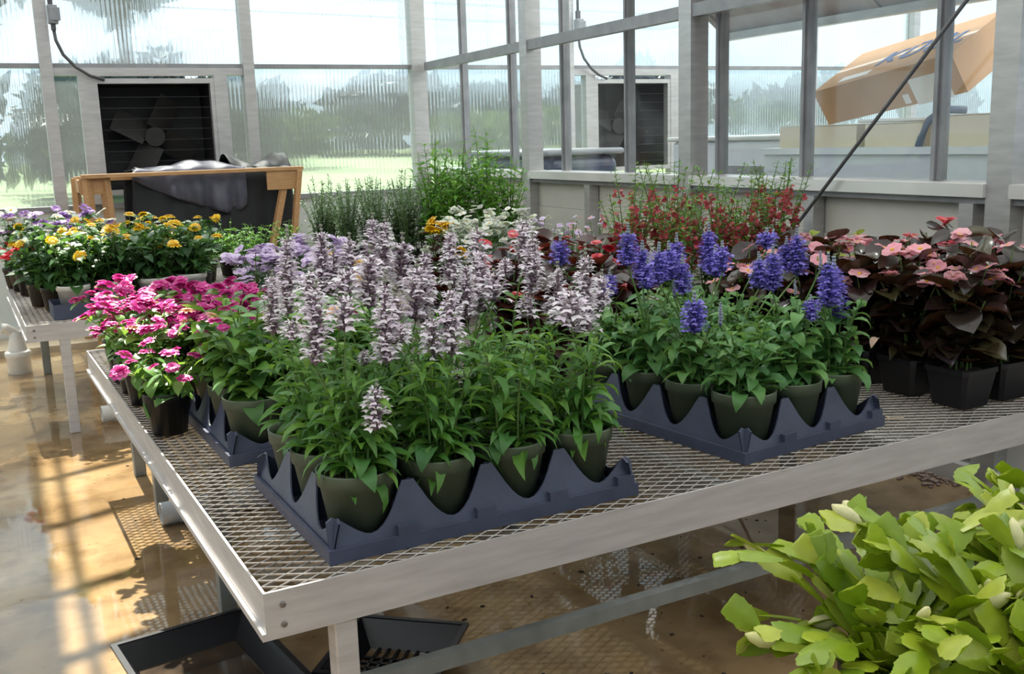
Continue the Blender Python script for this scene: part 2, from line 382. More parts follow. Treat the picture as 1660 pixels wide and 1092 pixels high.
# ---- wall between the two bays: posts, purlin, muntins, clear panes, sill, knee panels
WX = 2.61
wr = struct(link('wall_right', None))
WP = [5.092, 3.609, 2.06, .5, -1.0]
for y in WP: boxpart('post', (WX, WX+.09, y-.043, y+.043, 0, 2.55), M['alu'], wr)
ends = [6.60]+WP
for a, b in zip(ends[:-1], ends[1:]):
    hi, lo = a-.043, b+.043
    boxpart('purlin', (WX+.005, WX+.045, lo, hi, 1.574, 1.626), M['alu_dark'], wr)
    boxpart('eave_beam', (WX, WX+.09, lo, hi, 2.44, 2.55), M['alu'], wr)
    boxpart('sill', (WX-.012, WX+.15, lo, hi, .888, .928), M['sill'], wr)
    boxpart('sill_lip', (WX+.01, WX+.06, lo, hi, .868, .888), M['alu_dark'], wr)
    for k in range(6):                       # siding boards of the knee wall
        boxpart('siding_board', (WX+.055+.004*(k % 2), WX+.085, lo-.04, hi+.04, .04+k*.139, .04+(k+1)*.139-.0015), M['knee'], wr)
    boxpart('base_curb', (WX-.03, WX+.09, lo, hi, 0, .06), M['sill'], wr)
for y in (5.75, 4.43, 2.85, 2.14+.03, 1.2): boxpart('stud', (WX+.0, WX+.052, y-.026, y+.026, .06, .868), M['alu'], wr)
MUN = [6.12, 5.43, 4.81, 4.19, 3.49, 2.98, 2.37, 1.75, 1.1]
for y in MUN:
    mb = MB().box(WX+.085, WX+.125, y-.017, y+.017, .93, 2.44)
    mb.box(WX+.075, WX+.085, y-.007, y+.007, .93, 2.44)
    part('muntin', mb, M['alu_dark'], wr)
me_ = [6.6]+MUN+[.5]
for a, b in zip(me_[:-1], me_[1:]):
    boxpart('pane', (WX+.10, WX+.105, b+.018, a-.018, .93, 2.44), M['glass'], wr)
# ================================================================= OUTDOORS
def bank_z(y): return 0 if y < 9 else min(.6, (y-9)*.08)
gm = MB(); ny, nx = 14, 12
for j in range(ny+1):
    for i in range(nx+1):
        yy = 6.8+j*4.5; gm.v.append((-40+i*9, yy, bank_z(yy)-.05+.25*math.sin(i*1.7+j)*(yy > 12))); gm.n += 1
for j in range(ny):
    for i in range(nx):
        a = j*(nx+1)+i; gm.f.append((a, a+1, a+nx+2, a+nx+1)); gm.mi.append(0)
struct(part('lawn', gm, M['lawn'], smooth=True))

# ================================================================= plant toolkit
def leaf_np(Ln, W, curl=.8, fold=.25, p=.9, q=1.0, n=6, wav=0.0, tipw=0.0):
    vs = []; fs = []
    x = z = 0; ang = curl*-.25
    ts = [i/(n-1) for i in range(n)]
    for i, t in enumerate(ts):
        if i:
            ang2 = curl*(-.25+1.1*t*t); x += math.cos(ang2)*Ln/(n-1); z -= math.sin(ang2)*Ln/(n-1)
        wd = W/2*(math.sin(PI*t**p)**q) if 0 < t < 1 else (W*.04 if t == 0 else W/2*tipw)
        up = fold*wd+wav*W*math.sin(t*9)
        vs += [(x, wd, z+up), (x, 0, z), (x, -wd, z+fold*wd-wav*W*math.sin(t*9+1))]
    for i in range(n-1):
        a = i*3
        fs += [(a, a+1, a+4, a+3), (a+1, a+2, a+5, a+4)]
    return np.array(vs), fs
def leafset(name, specs, m):
    out = []
    for s in specs:
        v, f = leaf_np(**s); mb = MB().add(v.tolist(), f); out.append((mb.mesh(name, m, True), v, f))
    return out
LS = {}
LS['salvia'] = leafset('leaf', [dict(Ln=1, W=.24, curl=c, fold=.35, p=.85, q=1.0) for c in (.3, .8, 1.3, 1.8)], M['salvia_leaf'])
LS['blue'] = leafset('leaf', [dict(Ln=1, W=w_, curl=c, fold=.3, p=.8, q=.9) for c, w_ in ((.4, .42), (.9, .48), (1.5, .5), (1.9, .45))], M['blue_leaf'])
LS['zinnia'] = leafset('leaf', [dict(Ln=1, W=.56, curl=c, fold=.2, p=.72, q=.9) for c in (.2, .7, 1.2, 1.7)], M['zinnia_leaf'])
LS['begonia'] = leafset('leaf', [dict(Ln=1, W=.95, curl=c, fold=f_, p=.85, q=.55, wav=.02) for c, f_ in ((.3, .5), (.7, .3), (1.1, .6), (-.5, .4))], M['begonia_leaf'])
LS['maroon'] = leafset('leaf', [dict(Ln=1, W=.85, curl=c, fold=.3, p=.8, q=.6, wav=.03) for c in (.2, .6, 1.1)], M['begonia_dark'])
LS['far'] = leafset('leaf', [dict(Ln=1, W=.55, curl=c, fold=.25, p=.75, q=.9, n=5) for c in (.3, .9, 1.5)], M['far_leaf'])
LS['pet'] = leafset('leaf', [dict(Ln=1, W=.5, curl=c, fold=.25, p=.8, q=.9, n=4) for c in (.3, .9)], M['far_leaf'])
LS['herb'] = leafset('leaf', [dict(Ln=1, W=.3, curl=c, fold=.3, n=4) for c in (.2, .7)], M['herb_leaf'])
LS['pepper'] = leafset('leaf', [dict(Ln=1, W=.28, curl=c, fold=.3, n=5) for c in (.3, .9, 1.4)], M['pepper_leaf'])
LS['redplant'] = leafset('leaf', [dict(Ln=1, W=.34, curl=c, fold=.3, n=4) for c in (.2, .8)], M['zinnia_leaf'])
LS['lime'] = leafset('leaf', [dict(Ln=1, W=.7, curl=c, fold=.2, n=5, q=.7) for c in (.2, .8)], M['lime_leaf'])

def orient(pos, az, el, roll=0, s=1):
    """leaf/flower frame: +X out along azimuth raised by el, +Z the upper face"""
    return Matrix.Translation(pos) @ Matrix.Rotation(az, 4, 'Z') @ Matrix.Rotation(-el, 4, 'Y') @ Matrix.Rotation(roll, 4, 'X') @ Matrix.Scale(s, 4)
class ObjSink:                                # each leaf an object of its own
    def __init__(s, root, name='leaf'): s.root = root; s.name = name
    def put(s, ent, T): link(s.name, ent[0], s.root, T)
class MeshSink:                               # many small leaves joined in one part
    def __init__(s): s.mb = MB()
    def put(s, ent, T):
        A = np.array(T); v = ent[1]@A[:3, :3].T+A[:3, 3]
        s.mb.add(v.tolist(), ent[2])
def stem_curve(base, top, bow, n=5):
    pts = []
    d = top-base; side = Vector((d.x, d.y, 0))
    for i in range(n):
        t = i/(n-1); p = base+d*t
        p += side*(-.35*math.sin(PI*t)*bow); pts.append(p)
    return pts
def at_curve(pts, t):
    f = t*(len(pts)-1); i = min(int(f), len(pts)-2); return pts[i].lerp(pts[i+1], f-i)
def grow(sink, stems, leaves, rnd, base, top, gap, Ls, el=(.1, .5), r=.0022, start=.12, pairs=2, axil=0, end=.98):
    """one stem from base to top with leaf pairs"""
    pts = stem_curve(base, top, 1.0); stems.tube(pts, [r*1.2, r*1.1, r, r*.8, r*.55], 5, cap=False)
    ln = (top-base).length; t = start; az = rnd.uniform(0, 2*PI)
    while t < end:
        p = at_curve(pts, t); s = Ls[0]+(Ls[1]-Ls[0])*t
        for k in range(pairs):
            a = az+k*2*PI/pairs+rnd.uniform(-.4, .4)
            sink.put(rnd.choice(leaves), orient(p, a, rnd.uniform(*el), rnd.uniform(-.4, .4), s*rnd.uniform(.75, 1.2)))
        for k in range(axil):
            sink.put(rnd.choice(leaves), orient(p, rnd.uniform(0, 6.3), rnd.uniform(.2, 1.1), rnd.uniform(-.4, .4), s*rnd.uniform(.35, .6)))
        az += PI/2+rnd.uniform(-.3, .3); t += gap/ln*rnd.uniform(.8, 1.2)
    return pts

# pots -------------------------------------------------------------
def pot_prof(rt, rb, h, lip): return [(0, .001), (rb, .001), (rt*.93, h-lip), (rt*.985, h-lip), (rt, h-.003), (rt*1.01, h), (rt*.95, h), (rt*.93, h-lip*.6), (rt*.90, h-lip*.9)]
POTM = MB().lathe(pot_prof(.067, .047, .118, .024), 28).mesh('pot', M['pot'], True)
POTW = MB().lathe(pot_prof(.067, .047, .115, .02), 24).mesh('pot', M['pot_white'], True)
POTS_ = MB().lathe(pot_prof(.055, .04, .10, .02), 18).mesh('pot', M['pot_black'], True)
def soil_mesh(r, z, seed=0):
    rnd = random.Random(seed); mb = MB(); n = 18; vs = [(0, 0, z+.004)]; fs = []
    for k in range(1, 4):
        for j in range(n):
            a = 2*PI*j/n; rr = r*k/3; vs.append((rr*math.cos(a), rr*math.sin(a), z+rnd.uniform(-.004, .004)*(k < 3)))
    for j in range(n):
        fs.append((0, 1+j, 1+(j+1) % n))
        for k in range(2):
            a = 1+k*n; fs.append((a+j, a+n+j, a+n+(j+1) % n, a+(j+1) % n))
    return mb.add(vs, fs).mesh('soil', M['soil'], True)
SOIL = soil_mesh(.0625, .100); SOILS = soil_mesh(.050, .085, 3)
def sq_pot_mesh(a=.058, b=.046, h=.095):
    mb = MB(); prof = [(b, .002), (a, h-.012), (a*1.05, h-.012), (a*1.05, h), (a*.97, h), (a*.93, h-.02)]
    def ring(s, z):
        c = s*.84; return [(s, -c, z), (s, c, z), (c, s, z), (-c, s, z), (-s, c, z), (-s, -c, z), (-c, -s, z), (c, -s, z)]
    vs = [p for s, z in prof for p in ring(s, z)]; fs = [tuple(range(8))[::-1]]
    for i in range(len(prof)-1):
        for j in range(8): fs.append((i*8+j, i*8+(j+1) % 8, (i+1)*8+(j+1) % 8, (i+1)*8+j))
    return mb.add(vs, fs).mesh('pot', M['pot_black'])
POTQ = sq_pot_mesh()

# flowers ------------------------------------------------------------
def petal(mb, T, Ln, W, curl=.4, mi=0, n=3, tipw=.5):
    v, f = leaf_np(Ln, W, curl, .15, .7, .8, n, tipw=tipw)
    A = np.array(T); v = v@A[:3, :3].T+A[:3, 3]; mb.add(v.tolist(), f, mi)
def bloom_mesh(name, r, np_, layers, m, eye=None, el0=.15, wfac=1.0, seed=1):
    rnd = random.Random(seed); mb = MB()
    for l in range(layers):
        rr = r*(1-.28*l)
        for k in range(np_):
            a = 2*PI*(k+.5*l)/np_+rnd.uniform(-.1, .1)
            petal(mb, orient(Vector((0, 0, .002*l)), a, el0+.4*l+rnd.uniform(-.1, .1)), rr, rr*2*PI/np_*1.1*wfac, .5)
    if eye: mb.lathe([(r*.22, -.001), (r*.2, r*.14), (r*.08, r*.2), (0, r*.21)], 8, 1)
    return mb.mesh(name, [m]+([eye] if eye else []), True)
BL = {}
BL['magenta'] = [bloom_mesh('bloom', 1, 9, 2, M['magenta'], None, .1, seed=s) for s in (1, 2)]
BL['peach'] = [bloom_mesh('bloom', 1, 12, 4, M['peach'], None, .1, .8, seed=s) for s in (3, 4)]
BL['yellow'] = [bloom_mesh('bloom', 1, 12, 4, M['yellow'], M['gold_eye'], .0, .8, seed=s) for s in (5, 6)]
BL['lavender'] = [bloom_mesh('bloom', 1, 5, 1, M['lavender'], M['violet'], .3, 1.1, seed=s) for s in (7, 8)]
BL['violet'] = [bloom_mesh('bloom', 1, 5, 1, M['violet'], None, .3, 1.1, seed=9)]
BL['white'] = [bloom_mesh('bloom', 1, 5, 1, M['white_petal'], M['gold_eye'], .3, 1.1, seed=10)]
BL['red'] = [bloom_mesh('bloom', 1, 6, 2, M['red'], None, .3, 1.1, seed=11)]
BL['pink'] = [bloom_mesh('bloom', 1, 4, 1, M['pink'], M['gold_eye'], .3, 1.0, seed=s) for s in (12, 13)]
BL['coral'] = [bloom_mesh('bloom', 1, 5, 2, M['coral'], M['gold_eye'], .3, 1.0, seed=14)]

def spike_meshes(Ln, rad, seed, whorls, per, mats, tipfrac=.18, fl=.014, open_=1.0):
    """salvia flower spike standing on the origin: axis with calyces and bud tip, florets apart"""
    rnd = random.Random(seed); ax = MB(); fm = MB()
    ax.tube([(0, 0, 0), (0, 0, Ln*.5), (0, 0, Ln)], [.0028, .0024, .001], 5)
    for k in range(whorls):
        t = k/(whorls-1); z = Ln*(.03+.95*t); tip = t > 1-tipfrac
        sc = 1-.55*max(0, t-.45)/.55
        for j in range(per):
            a = 2*PI*(j+.5*(k % 2))/per+rnd.uniform(-.25, .25); el = .5+rnd.uniform(-.2, .3)+.6*tip
            T = orient(Vector((0, 0, z)), a, el)
            ln = rad*.62*sc
            o_ = [T@Vector(v) for v in ((0, 0, 0), (ln*.5, ln*.22, 0), (ln*.5, -ln*.11, ln*.2), (ln*.5, -ln*.11, -ln*.2), (ln, 0, 0))]
            ax.add(o_, [(0, 1, 2), (0, 2, 3), (0, 3, 1), (4, 2, 1), (4, 3, 2), (4, 1, 3)], 1 if tip else 0)
            if not tip and rnd.random() < open_:
                p0 = T@Vector((ln*.85, 0, 0)); el2 = rnd.uniform(-.15, .45); f_ = fl*sc*rnd.uniform(.8, 1.25)
                A = orient(p0, a+rnd.uniform(-.3, .3), el2, rnd.uniform(-.3, .3))
                q = [A@Vector(v) for v in ((0, 0, 0), (f_*.55, f_*.28, f_*.02), (f_*.55, -f_*.28, f_*.02), (f_, f_*.40, -f_*.22), (f_*.85, 0, -f_*.12), (f_, -f_*.40, -f_*.22))]
                fm.add(q, [(0, 2, 1), (1, 2, 4), (1, 4, 3), (2, 5, 4)])
                q = [A@Vector(v) for v in ((0, 0, f_*.05), (f_*.4, f_*.2, f_*.3), (f_*.4, -f_*.2, f_*.3), (f_*.7, 0, f_*.42))]
                fm.add(q, [(0, 2, 1), (1, 2, 3)])
    return ax.mesh('flower_spike', mats[:2], True), fm.mesh('florets', mats[2])
SPW = ('spike_calyx', 'spike_tip', 'floret_pale'); SPB = ('blue_calyx', 'blue_tip', 'floret_blue')
WSP = {n_: [spike_meshes(n_, .026, 40+s+int(n_*1000), int(n_/.0082), 8, [M[k] for k in SPW], .13, .0165, .88) for s in range(2)] for n_ in (.05, .09, .13, .17, .21)}
BSP = {n_: [spike_meshes(n_, .026, 80+s+int(n_*1000), int(n_/.0062), 9, [M[k] for k in SPB], .24, .0135, .95) for s in range(2)] for n_ in (.04, .07, .09, .11)}
BUDB = [spike_meshes(.04, .016, 120, 8, 7, [M[k] for k in SPB], 1.1, .01, 0)]
def add_spike(root, lib, ln, pos, lean, rnd):
    key = min(lib, key=lambda k: abs(k-ln)); ax, fm = rnd.choice(lib[key])
    T = Matrix.Translation(pos) @ lean @ Matrix.Rotation(rnd.uniform(0, 6.3), 4, 'Z') @ Matrix.Scale(ln/key, 4)
    o = link('flower_spike', ax, root, T); f = link('florets', fm, o); f['kind'] = 'stuff'
    return o

def potted(name, label, cat, P, rz, pot, soil, group=None, sc=1):
    t = thing(name, label, cat, P, rz, group)
    link('pot', pot, t); link('soil', soil, t)
    return t

# ================================================================= BENCHES
def expanded_mesh(X, Y, lwd, swd, wd=.0052, th=.0018, seg=2):
    """expanded metal: zigzag strands meeting at their bonds, each strand tipped on edge"""
    hp = lwd/2; nX = int(X/hp); nY = int(Y/(swd/2)); allv = []; allf = []
    amp = swd/4; k = nX*seg+1
    xs_ = np.linspace(0, nX*hp, k); ph = (xs_/hp) % 2.0
    tri = np.where(ph < 1, 1-2*ph, 2*ph-3); tri = np.sin(tri*PI/2*.92)/math.sin(PI/2*.92)
    n0 = 0
    idx = np.arange(k-1)
    for j in range(nY):
        yc = (j+.5)*swd/2; y = yc+amp*tri*(1 if j % 2 else -1)
        prof = ((-wd*.36, wd*.36), (wd*.36, -wd*.36), (wd*.36+th*.7, -wd*.36+th*.7), (-wd*.36+th*.7, wd*.36+th*.7))
        for dy, dz in prof: allv.append(np.stack([xs_, y+dy, np.full(k, dz)], 1))
        for a in range(4):
            b = (a+1) % 4
            allf.append(np.stack([n0+a*k+idx, n0+b*k+idx, n0+b*k+idx+1, n0+a*k+idx+1], 1))
        n0 += 4*k
    me = bpy.data.meshes.new('mesh_top')
    me.from_pydata(np.concatenate(allv).tolist(), [], np.concatenate(allf).tolist()); me.materials.append(M['galv']); return me
def bench(label, T, X, Y, fh, legs, rails, lwd=.046, swd=.0262, seg=2):
    t = thing('display_bench', label, 'bench'); t.matrix_basis = T
    z0, z1 = BZ-fh, BZ
    for b in ((0, X, 0, .004), (0, X, Y-.004, Y)): 
        o = part('frame_rail', MB().box(b[0], b[1], b[2], b[3], z0, z1).box(b[0], b[1], b[2]+(.004 if b[2] < .1 else -.03), b[3]+(.03 if b[2] < .1 else -.004), z0+.004, z0+.008), M['alu_bench'], t)
    for x0, x1, s in ((0, .004, 1), (X-.004, X, -1)):
        mb = MB().box(x0, x1, .004, Y-.004, z0, z1)
        if s == 1: mb.box(x0-.006, x0, -.0, Y, z0, z0+.012)       # flared lower edge of the side rail
        part('frame_rail', mb, M['alu_bench'], t)
    for k in range(1, int(X/.45)): boxpart('cross_bar', (k*.45-.012, k*.45+.012, .005, Y-.005, z0+.01, BZ-.012), M['galv_rail'], t)
    for (x, y) in legs: bevel(boxpart('leg', (x-.019, x+.019, y-.019, y+.019, 0, z0+.006), M['galv_rail' if y > .2 else 'alu_bench'], t), .003)
    for r_ in rails: boxpart('stretcher', r_, M['galv_rail'], t)
    link('mesh_top', expanded_mesh(X-.012, Y-.012, lwd, swd, seg=seg), t, Matrix.Translation((.006, .006, BZ-.004)))
    for zz in (.3, .72):
        part('bolt', MB().lathe([(.005, 0), (.005, .002), (.003, .003), (0, .003)], 8), M['bolt'], t, T=Matrix.Translation((.028, 0, z1-fh*zz)) @ Matrix.Rotation(PI/2, 4, 'X'))
    return t
BX, BY = 2.06, 2.2
bench('long expanded metal display bench with pale aluminium rim carrying the salvia trays', BMAT, BX, BY, .076,
      [(.125, .022), (.125, .89), (.125, 1.75), (1.9, .022), (1.9, .89), (1.9, 1.75), (.125, 2.17), (1.9, 2.17)],
      [(.14, 1.88, .012, .034, .235, .262), (.14, 1.88, 2.16, 2.182, .235, .262)])
bench('low metal bench behind the salvia bench carrying the yellow bloomers', FMAT, 2.55, 1.42, .066,
      [(.135, .02), (2.3, .02), (.135, 1.3), (2.3, 1.3), (1.2, .02)], [], seg=1)

# ================================================================= TRAYS
def carry_tray(label, T, nx, ny, pitch, group=None):
    """shuttle tray: flange, slanted wall scalloped round every pot, ridges between the pots"""
    t = thing('carry_tray', label, 'tray', group=group); t.matrix_basis = T
    X, Y = nx*pitch+.02, ny*pitch+.02
    H = .106; zb = .034; n = 14
    def top(u):                                   # u -1..1 across one pot
        return zb+(H-zb)*min(1, abs(u)**1.9*1.42)
    mb = MB()
    # flange band
    for (x0, x1, y0, y1) in ((0, X, 0, .006), (0, X, Y-.006, Y), (0, .006, .006, Y-.006), (X-.006, X, .006, Y-.006)): mb.box(x0, x1, y0, y1, 0, .024)
    part('flange', mb, M['tray'], t)
    def wall(p0, p1, nrm, cnt, nm, inset=.008, slant=.26, th=.003):
        mb = MB(); p0 = Vector(p0); p1 = Vector(p1); nr = Vector(nrm); K = cnt*n
        for i in range(K+1):
            s = i/K; u = ((s*cnt) % 1)*2-1 if i < K else 1
            if i == 0: u = -1
            z = top(u); p = p0.lerp(p1, s); e_ = min(s, 1-s)*cnt*2
            if nm == 'wall' and e_ < 1: z = zb+(z-zb)*(.42+.58*e_)
            for zz, extra in ((.020, 0), (.020+(z-.02)*.5, 0), (z, 0), (z, th), (.020, th)):
                mb.v.append(tuple(p+nr*(inset+slant*(zz-.02)+extra)+Vector((0, 0, zz)))); mb.n += 1
        for i in range(K):
            for k in range(4): a = i*5+k; mb.f.append((a, a+5, a+6, a+1)); mb.mi.append(0)
        part(nm, mb, M['tray'], t)
    wall((.004, 0, 0), (X-.004, 0, 0), (0, 1, 0), nx, 'wall'); wall((X-.004, Y, 0), (.004, Y, 0), (0, -1, 0), nx, 'wall')
    wall((0, Y-.004, 0), (0, .004, 0), (1, 0, 0), ny, 'wall'); wall((X, .004, 0), (X, Y-.004, 0), (-1, 0, 0), ny, 'wall')
    for k in range(1, ny): wall((.03, .01+k*pitch-.010, 0), (X-.03, .01+k*pitch-.010, 0), (0, 1, 0), nx, 'ridge', .006, .04, .005)
    for k in range(1, nx): wall((.01+k*pitch-.010, Y-.03, 0), (.01+k*pitch-.010, .03, 0), (1, 0, 0), ny, 'ridge', .006, .04, .005)
    part('tray_base', MB().box(.006, X-.006, .006, Y-.006, .002, .008), M['tray'], t)
    for k in range(nx):                           # lugs stepped out of the long walls
        for y_, s in ((.004, -1),):
            boxpart('lug', (.01+(k+1)*pitch-.035, .01+(k+1)*pitch+.001, .000, .012, .024, .040), M['tray'], t)
    return t
TR1 = BMAT @ Matrix.Translation((.118, .043, BZ))
PT = .1435
carry_tray('navy plastic carry tray holding the pale lavender salvia pots', TR1, 4, 3, PT)
TR2 = BMAT @ Matrix.Translation((.985, .063, BZ)) @ Matrix.Rotation(R(5.4), 4, 'Z')
carry_tray('navy plastic carry tray holding the blue salvia pots', TR2, 3, 4, PT*.985)
TR3 = BMAT @ Matrix.Translation((.105, .645, BZ))
carry_tray('navy carry tray under the leafy zinnias on the bench', TR3, 3, 3, PT)

# ================================================================= PALE SALVIA
def pix(x, y, ly, T=None):
    """point of the upright plane 'local Y = ly' of the bench that lies along a sight line"""
    d = CF+CR*((x-830)/F_PX)+CD*((y-546)/F_PX)
    Ti = (T or BMAT).inverted(); o = Ti@Vector((0, 0, HC)); dd = Ti.to_3x3()@d
    p = o+dd*((ly-o.y)/dd.y); p.z -= BZ; return p
SPIKES = [(465, 367, 513, 2), (520, 366, 470, 2), (441, 439, 543, 1), (512, 456, 592, 0), (474, 518, 552, 0), (604, 347, 440, 2), (624, 352, 445, 2),
          (566, 380, 456, 2), (561, 436, 490, 1), (624, 441, 592, 0), (652, 380, 470, 2), (690, 393, 528, 1), (561, 480, 537, 0), (652, 525, 552, 0),
          (504, 430, 520, 1), (590, 568, 592, 0), (700, 508, 582, 0), (731, 368, 470, 2), (729, 460, 578, 0), (773, 362, 440, 2), (778, 397, 508, 1),
          (676, 423, 520, 1), (851, 346, 420, 2), (863, 378, 480, 1), (819, 419, 448, 1), (856, 478, 516, 1), (904, 426, 530, 1), (949, 397, 548, 1),
          (976, 439, 505, 1), (890, 490, 512, 1), (540, 400, 480, 2), (800, 440, 490, 1), (925, 470, 530, 0), (600, 400, 500, 1), (640, 470, 560, 1), (755, 420, 520, 1),
          (740, 597, 618, 0), (610, 618, 698, -1)]
ORD = ('first', 'second', 'third', 'fourth', 'fifth', 'sixth', 'seventh', 'eighth', 'ninth', 'tenth', 'eleventh', 'twelfth', 'thirteenth', 'fourteenth')
rnd = random.Random(5)
pots1 = {}
for r_ in range(3):
    for c_ in range(4):
        pots1[(r_, c_)] = [.118+.01+PT*(c_+.5), .043+.01+PT*(r_+.5), []]
for (x, yt, yb, row) in SPIKES:
    rr = max(row, 0); ly = .043+.01+PT*(rr+.5)+rnd.uniform(-.03, .03)
    if row == -1: ly = .05
    a = pix(x, yt, ly); b = pix(x+rnd.uniform(-3, 3), yb, ly)
    c_ = min(range(4), key=lambda k: abs(pots1[(rr, k)][0]-b.x))
    pots1[(rr, c_)][2].append((b, a))
for (r_, c_), (px_, py_, sp) in pots1.items():
    rnd = random.Random(100+r_*7+c_)
    lab = 'pale lavender salvia in olive pot, %s row, %s from the bench corner side' % (('rim', 'middle', 'inner')[r_], ORD[c_])
    grp = 'pale salvia pots in the front tray'
    if (r_, c_) == (0, 0): lab, grp = 'corner pot of salvia with one small low spike at the front of the tray', None
    t = potted('potted_salvia', lab, 'potted plant', L(px_, py_, .010), DB, POTM, SOIL, grp)
    st = MB(); sink = ObjSink(t); base = Vector((px_, py_, .010))
    for (b, a) in sp:
        s0 = Vector((rnd.uniform(-.025, .025), rnd.uniform(-.025, .025), .098)); s1 = b-base
        ln = (a-b).length
        grow(sink, st, LS['salvia'], rnd, s0, s1, .030, (.075, .042), (-.2, .55), .0024, .12, 2, 1, .9)
        lean = (a-b).to_track_quat('Z', 'Y').to_matrix().to_4x4()
        add_spike(t, WSP, ln, s1, lean, rnd)
    extra = 7 if r_ == 0 else 5
    for k in range(extra):
        az = 2*PI*k/extra+rnd.uniform(-.5, .5); rr = rnd.uniform(.02, .06)
        s0 = Vector((.6*rr*math.cos(az), .6*rr*math.sin(az), .098)); s1 = Vector((rr*1.3*math.cos(az), rr*1.3*math.sin(az), rnd.uniform(.22, .31)))
        grow(sink, st, LS['salvia'], rnd, s0, s1, .020, (.085, .05), (-.5, .5), .0022, .06, 2, 1)
    for k in range(7):                          # broad basal leaves hanging over the rim
        az = rnd.uniform(0, 2*PI) if r_ else rnd.uniform(-2.6, -.4)
        sink.put((LS['blue'] if k % 2 else LS['salvia'])[2+k % 2], orient(Vector((.03*math.cos(az), .03*math.sin(az), .112+.01*(k % 3))), az, rnd.uniform(-.1, .5), rnd.uniform(-.3, .3), rnd.uniform(.06, .085)))
    part('stems', st, M['stem'], t, True)

# ================================================================= BLUE SALVIA
BLUE = [(1018, 364, 432, 2), (1041, 392, 457, 2), (1068, 395, 462, 1), (1084, 393, 455, 1), (1097, 380, 442, 2), (1106, 415, 478, 1), (1149, 362, 442, 2),
        (1171, 393, 442, 1), (1243, 373, 405, 2), (1253, 398, 474, 1), (1292, 368, 448, 2), (1230, 410, 468, 1), (1343, 412, 500, 0), (1352, 418, 522, 0),
        (1314, 480, 522, 0), (1126, 476, 540, 0), (908, 382, 432, 3), (988, 440, 482, 2), (1050, 420, 470, 2), (1275, 385, 440, 2), (1160, 400, 450, 2)]
BUDS = [(1168, 492, 528, 0), (1093, 455, 482, 1), (1289, 455, 480, 1), (1330, 408, 436, 0), (1118, 440, 470, 1)]
rnd = random.Random(8)
P2 = PT*.985
Tl2 = Matrix.Translation((.985, .063, 0)) @ Matrix.Rotation(R(5.4), 4, 'Z')
pots2 = {(r_, c_): [Tl2@Vector((.01+P2*(c_+.5), .01+P2*(r_+.5), 0)), [], []] for r_ in range(4) for c_ in range(3)}
for lst, ki in ((BLUE, 1), (BUDS, 2)):
    for (x, yt, yb, row) in lst:
        pc = pots2[(row, 1)][0]; ly = pc.y+rnd.uniform(-.03, .03); a = pix(x, yt, ly); b = pix(x, yb, ly)
        c_ = min(range(3), key=lambda k: abs(pots2[(row, k)][0].x-b.x)); pots2[(row, c_)][ki].append((b, a))
for (r_, c_), (pc, sp, bd) in pots2.items():
    rnd = random.Random(300+r_*7+c_)
    t = potted('potted_blue_salvia', 'violet blue sage pot, %s row from bench rim, %s from the pale salvia' % (ORD[r_], ORD[c_]), 'potted plant', L(pc.x, pc.y, .010), DB, POTM, SOIL, 'blue salvia pots in the second tray')
    st = MB(); sink = ObjSink(t); base = Vector((pc.x, pc.y, .010))
    for (b, a) in sp+bd:
        s0 = Vector((rnd.uniform(-.025, .025), rnd.uniform(-.025, .025), .098)); s1 = b-base
        st.tube(stem_curve(s0, s1, .6), [.003, .0028, .0025, .0022, .002], 5, cap=False)
        lean = (a-b).to_track_quat('Z', 'Y').to_matrix().to_4x4()
        if (b, a) in bd:
            ln = (a-b).length; link('flower_spike', BUDB[0][0], t, Matrix.Translation(s1) @ lean @ Matrix.Scale(ln/.04, 4))
        else: add_spike(t, BSP, (a-b).length, s1, lean, rnd)
    ns = 8
    for k in range(ns):
        az = 2*PI*k/ns+rnd.uniform(-.4, .4); rr = rnd.uniform(.025, .062)
        s0 = Vector((.5*rr*math.cos(az), .5*rr*math.sin(az), .098)); s1 = Vector((rr*1.35*math.cos(az), rr*1.35*math.sin(az), rnd.uniform(.20, .285)))
        grow(sink, st, LS['blue'], rnd, s0, s1, .024, (.075, .045), (-.35, .45), .0024, .1, 2, 1)
    for k in range(6):
        az = rnd.uniform(0, 2*PI)
        sink.put(LS['blue'][2+k % 2], orient(Vector((.035*math.cos(az), .035*math.sin(az), .115+.01*(k % 3))), az, rnd.uniform(-.2, .4), rnd.uniform(-.3, .3), rnd.uniform(.065, .09)))
    part('stems', st, M['stem'], t, True)

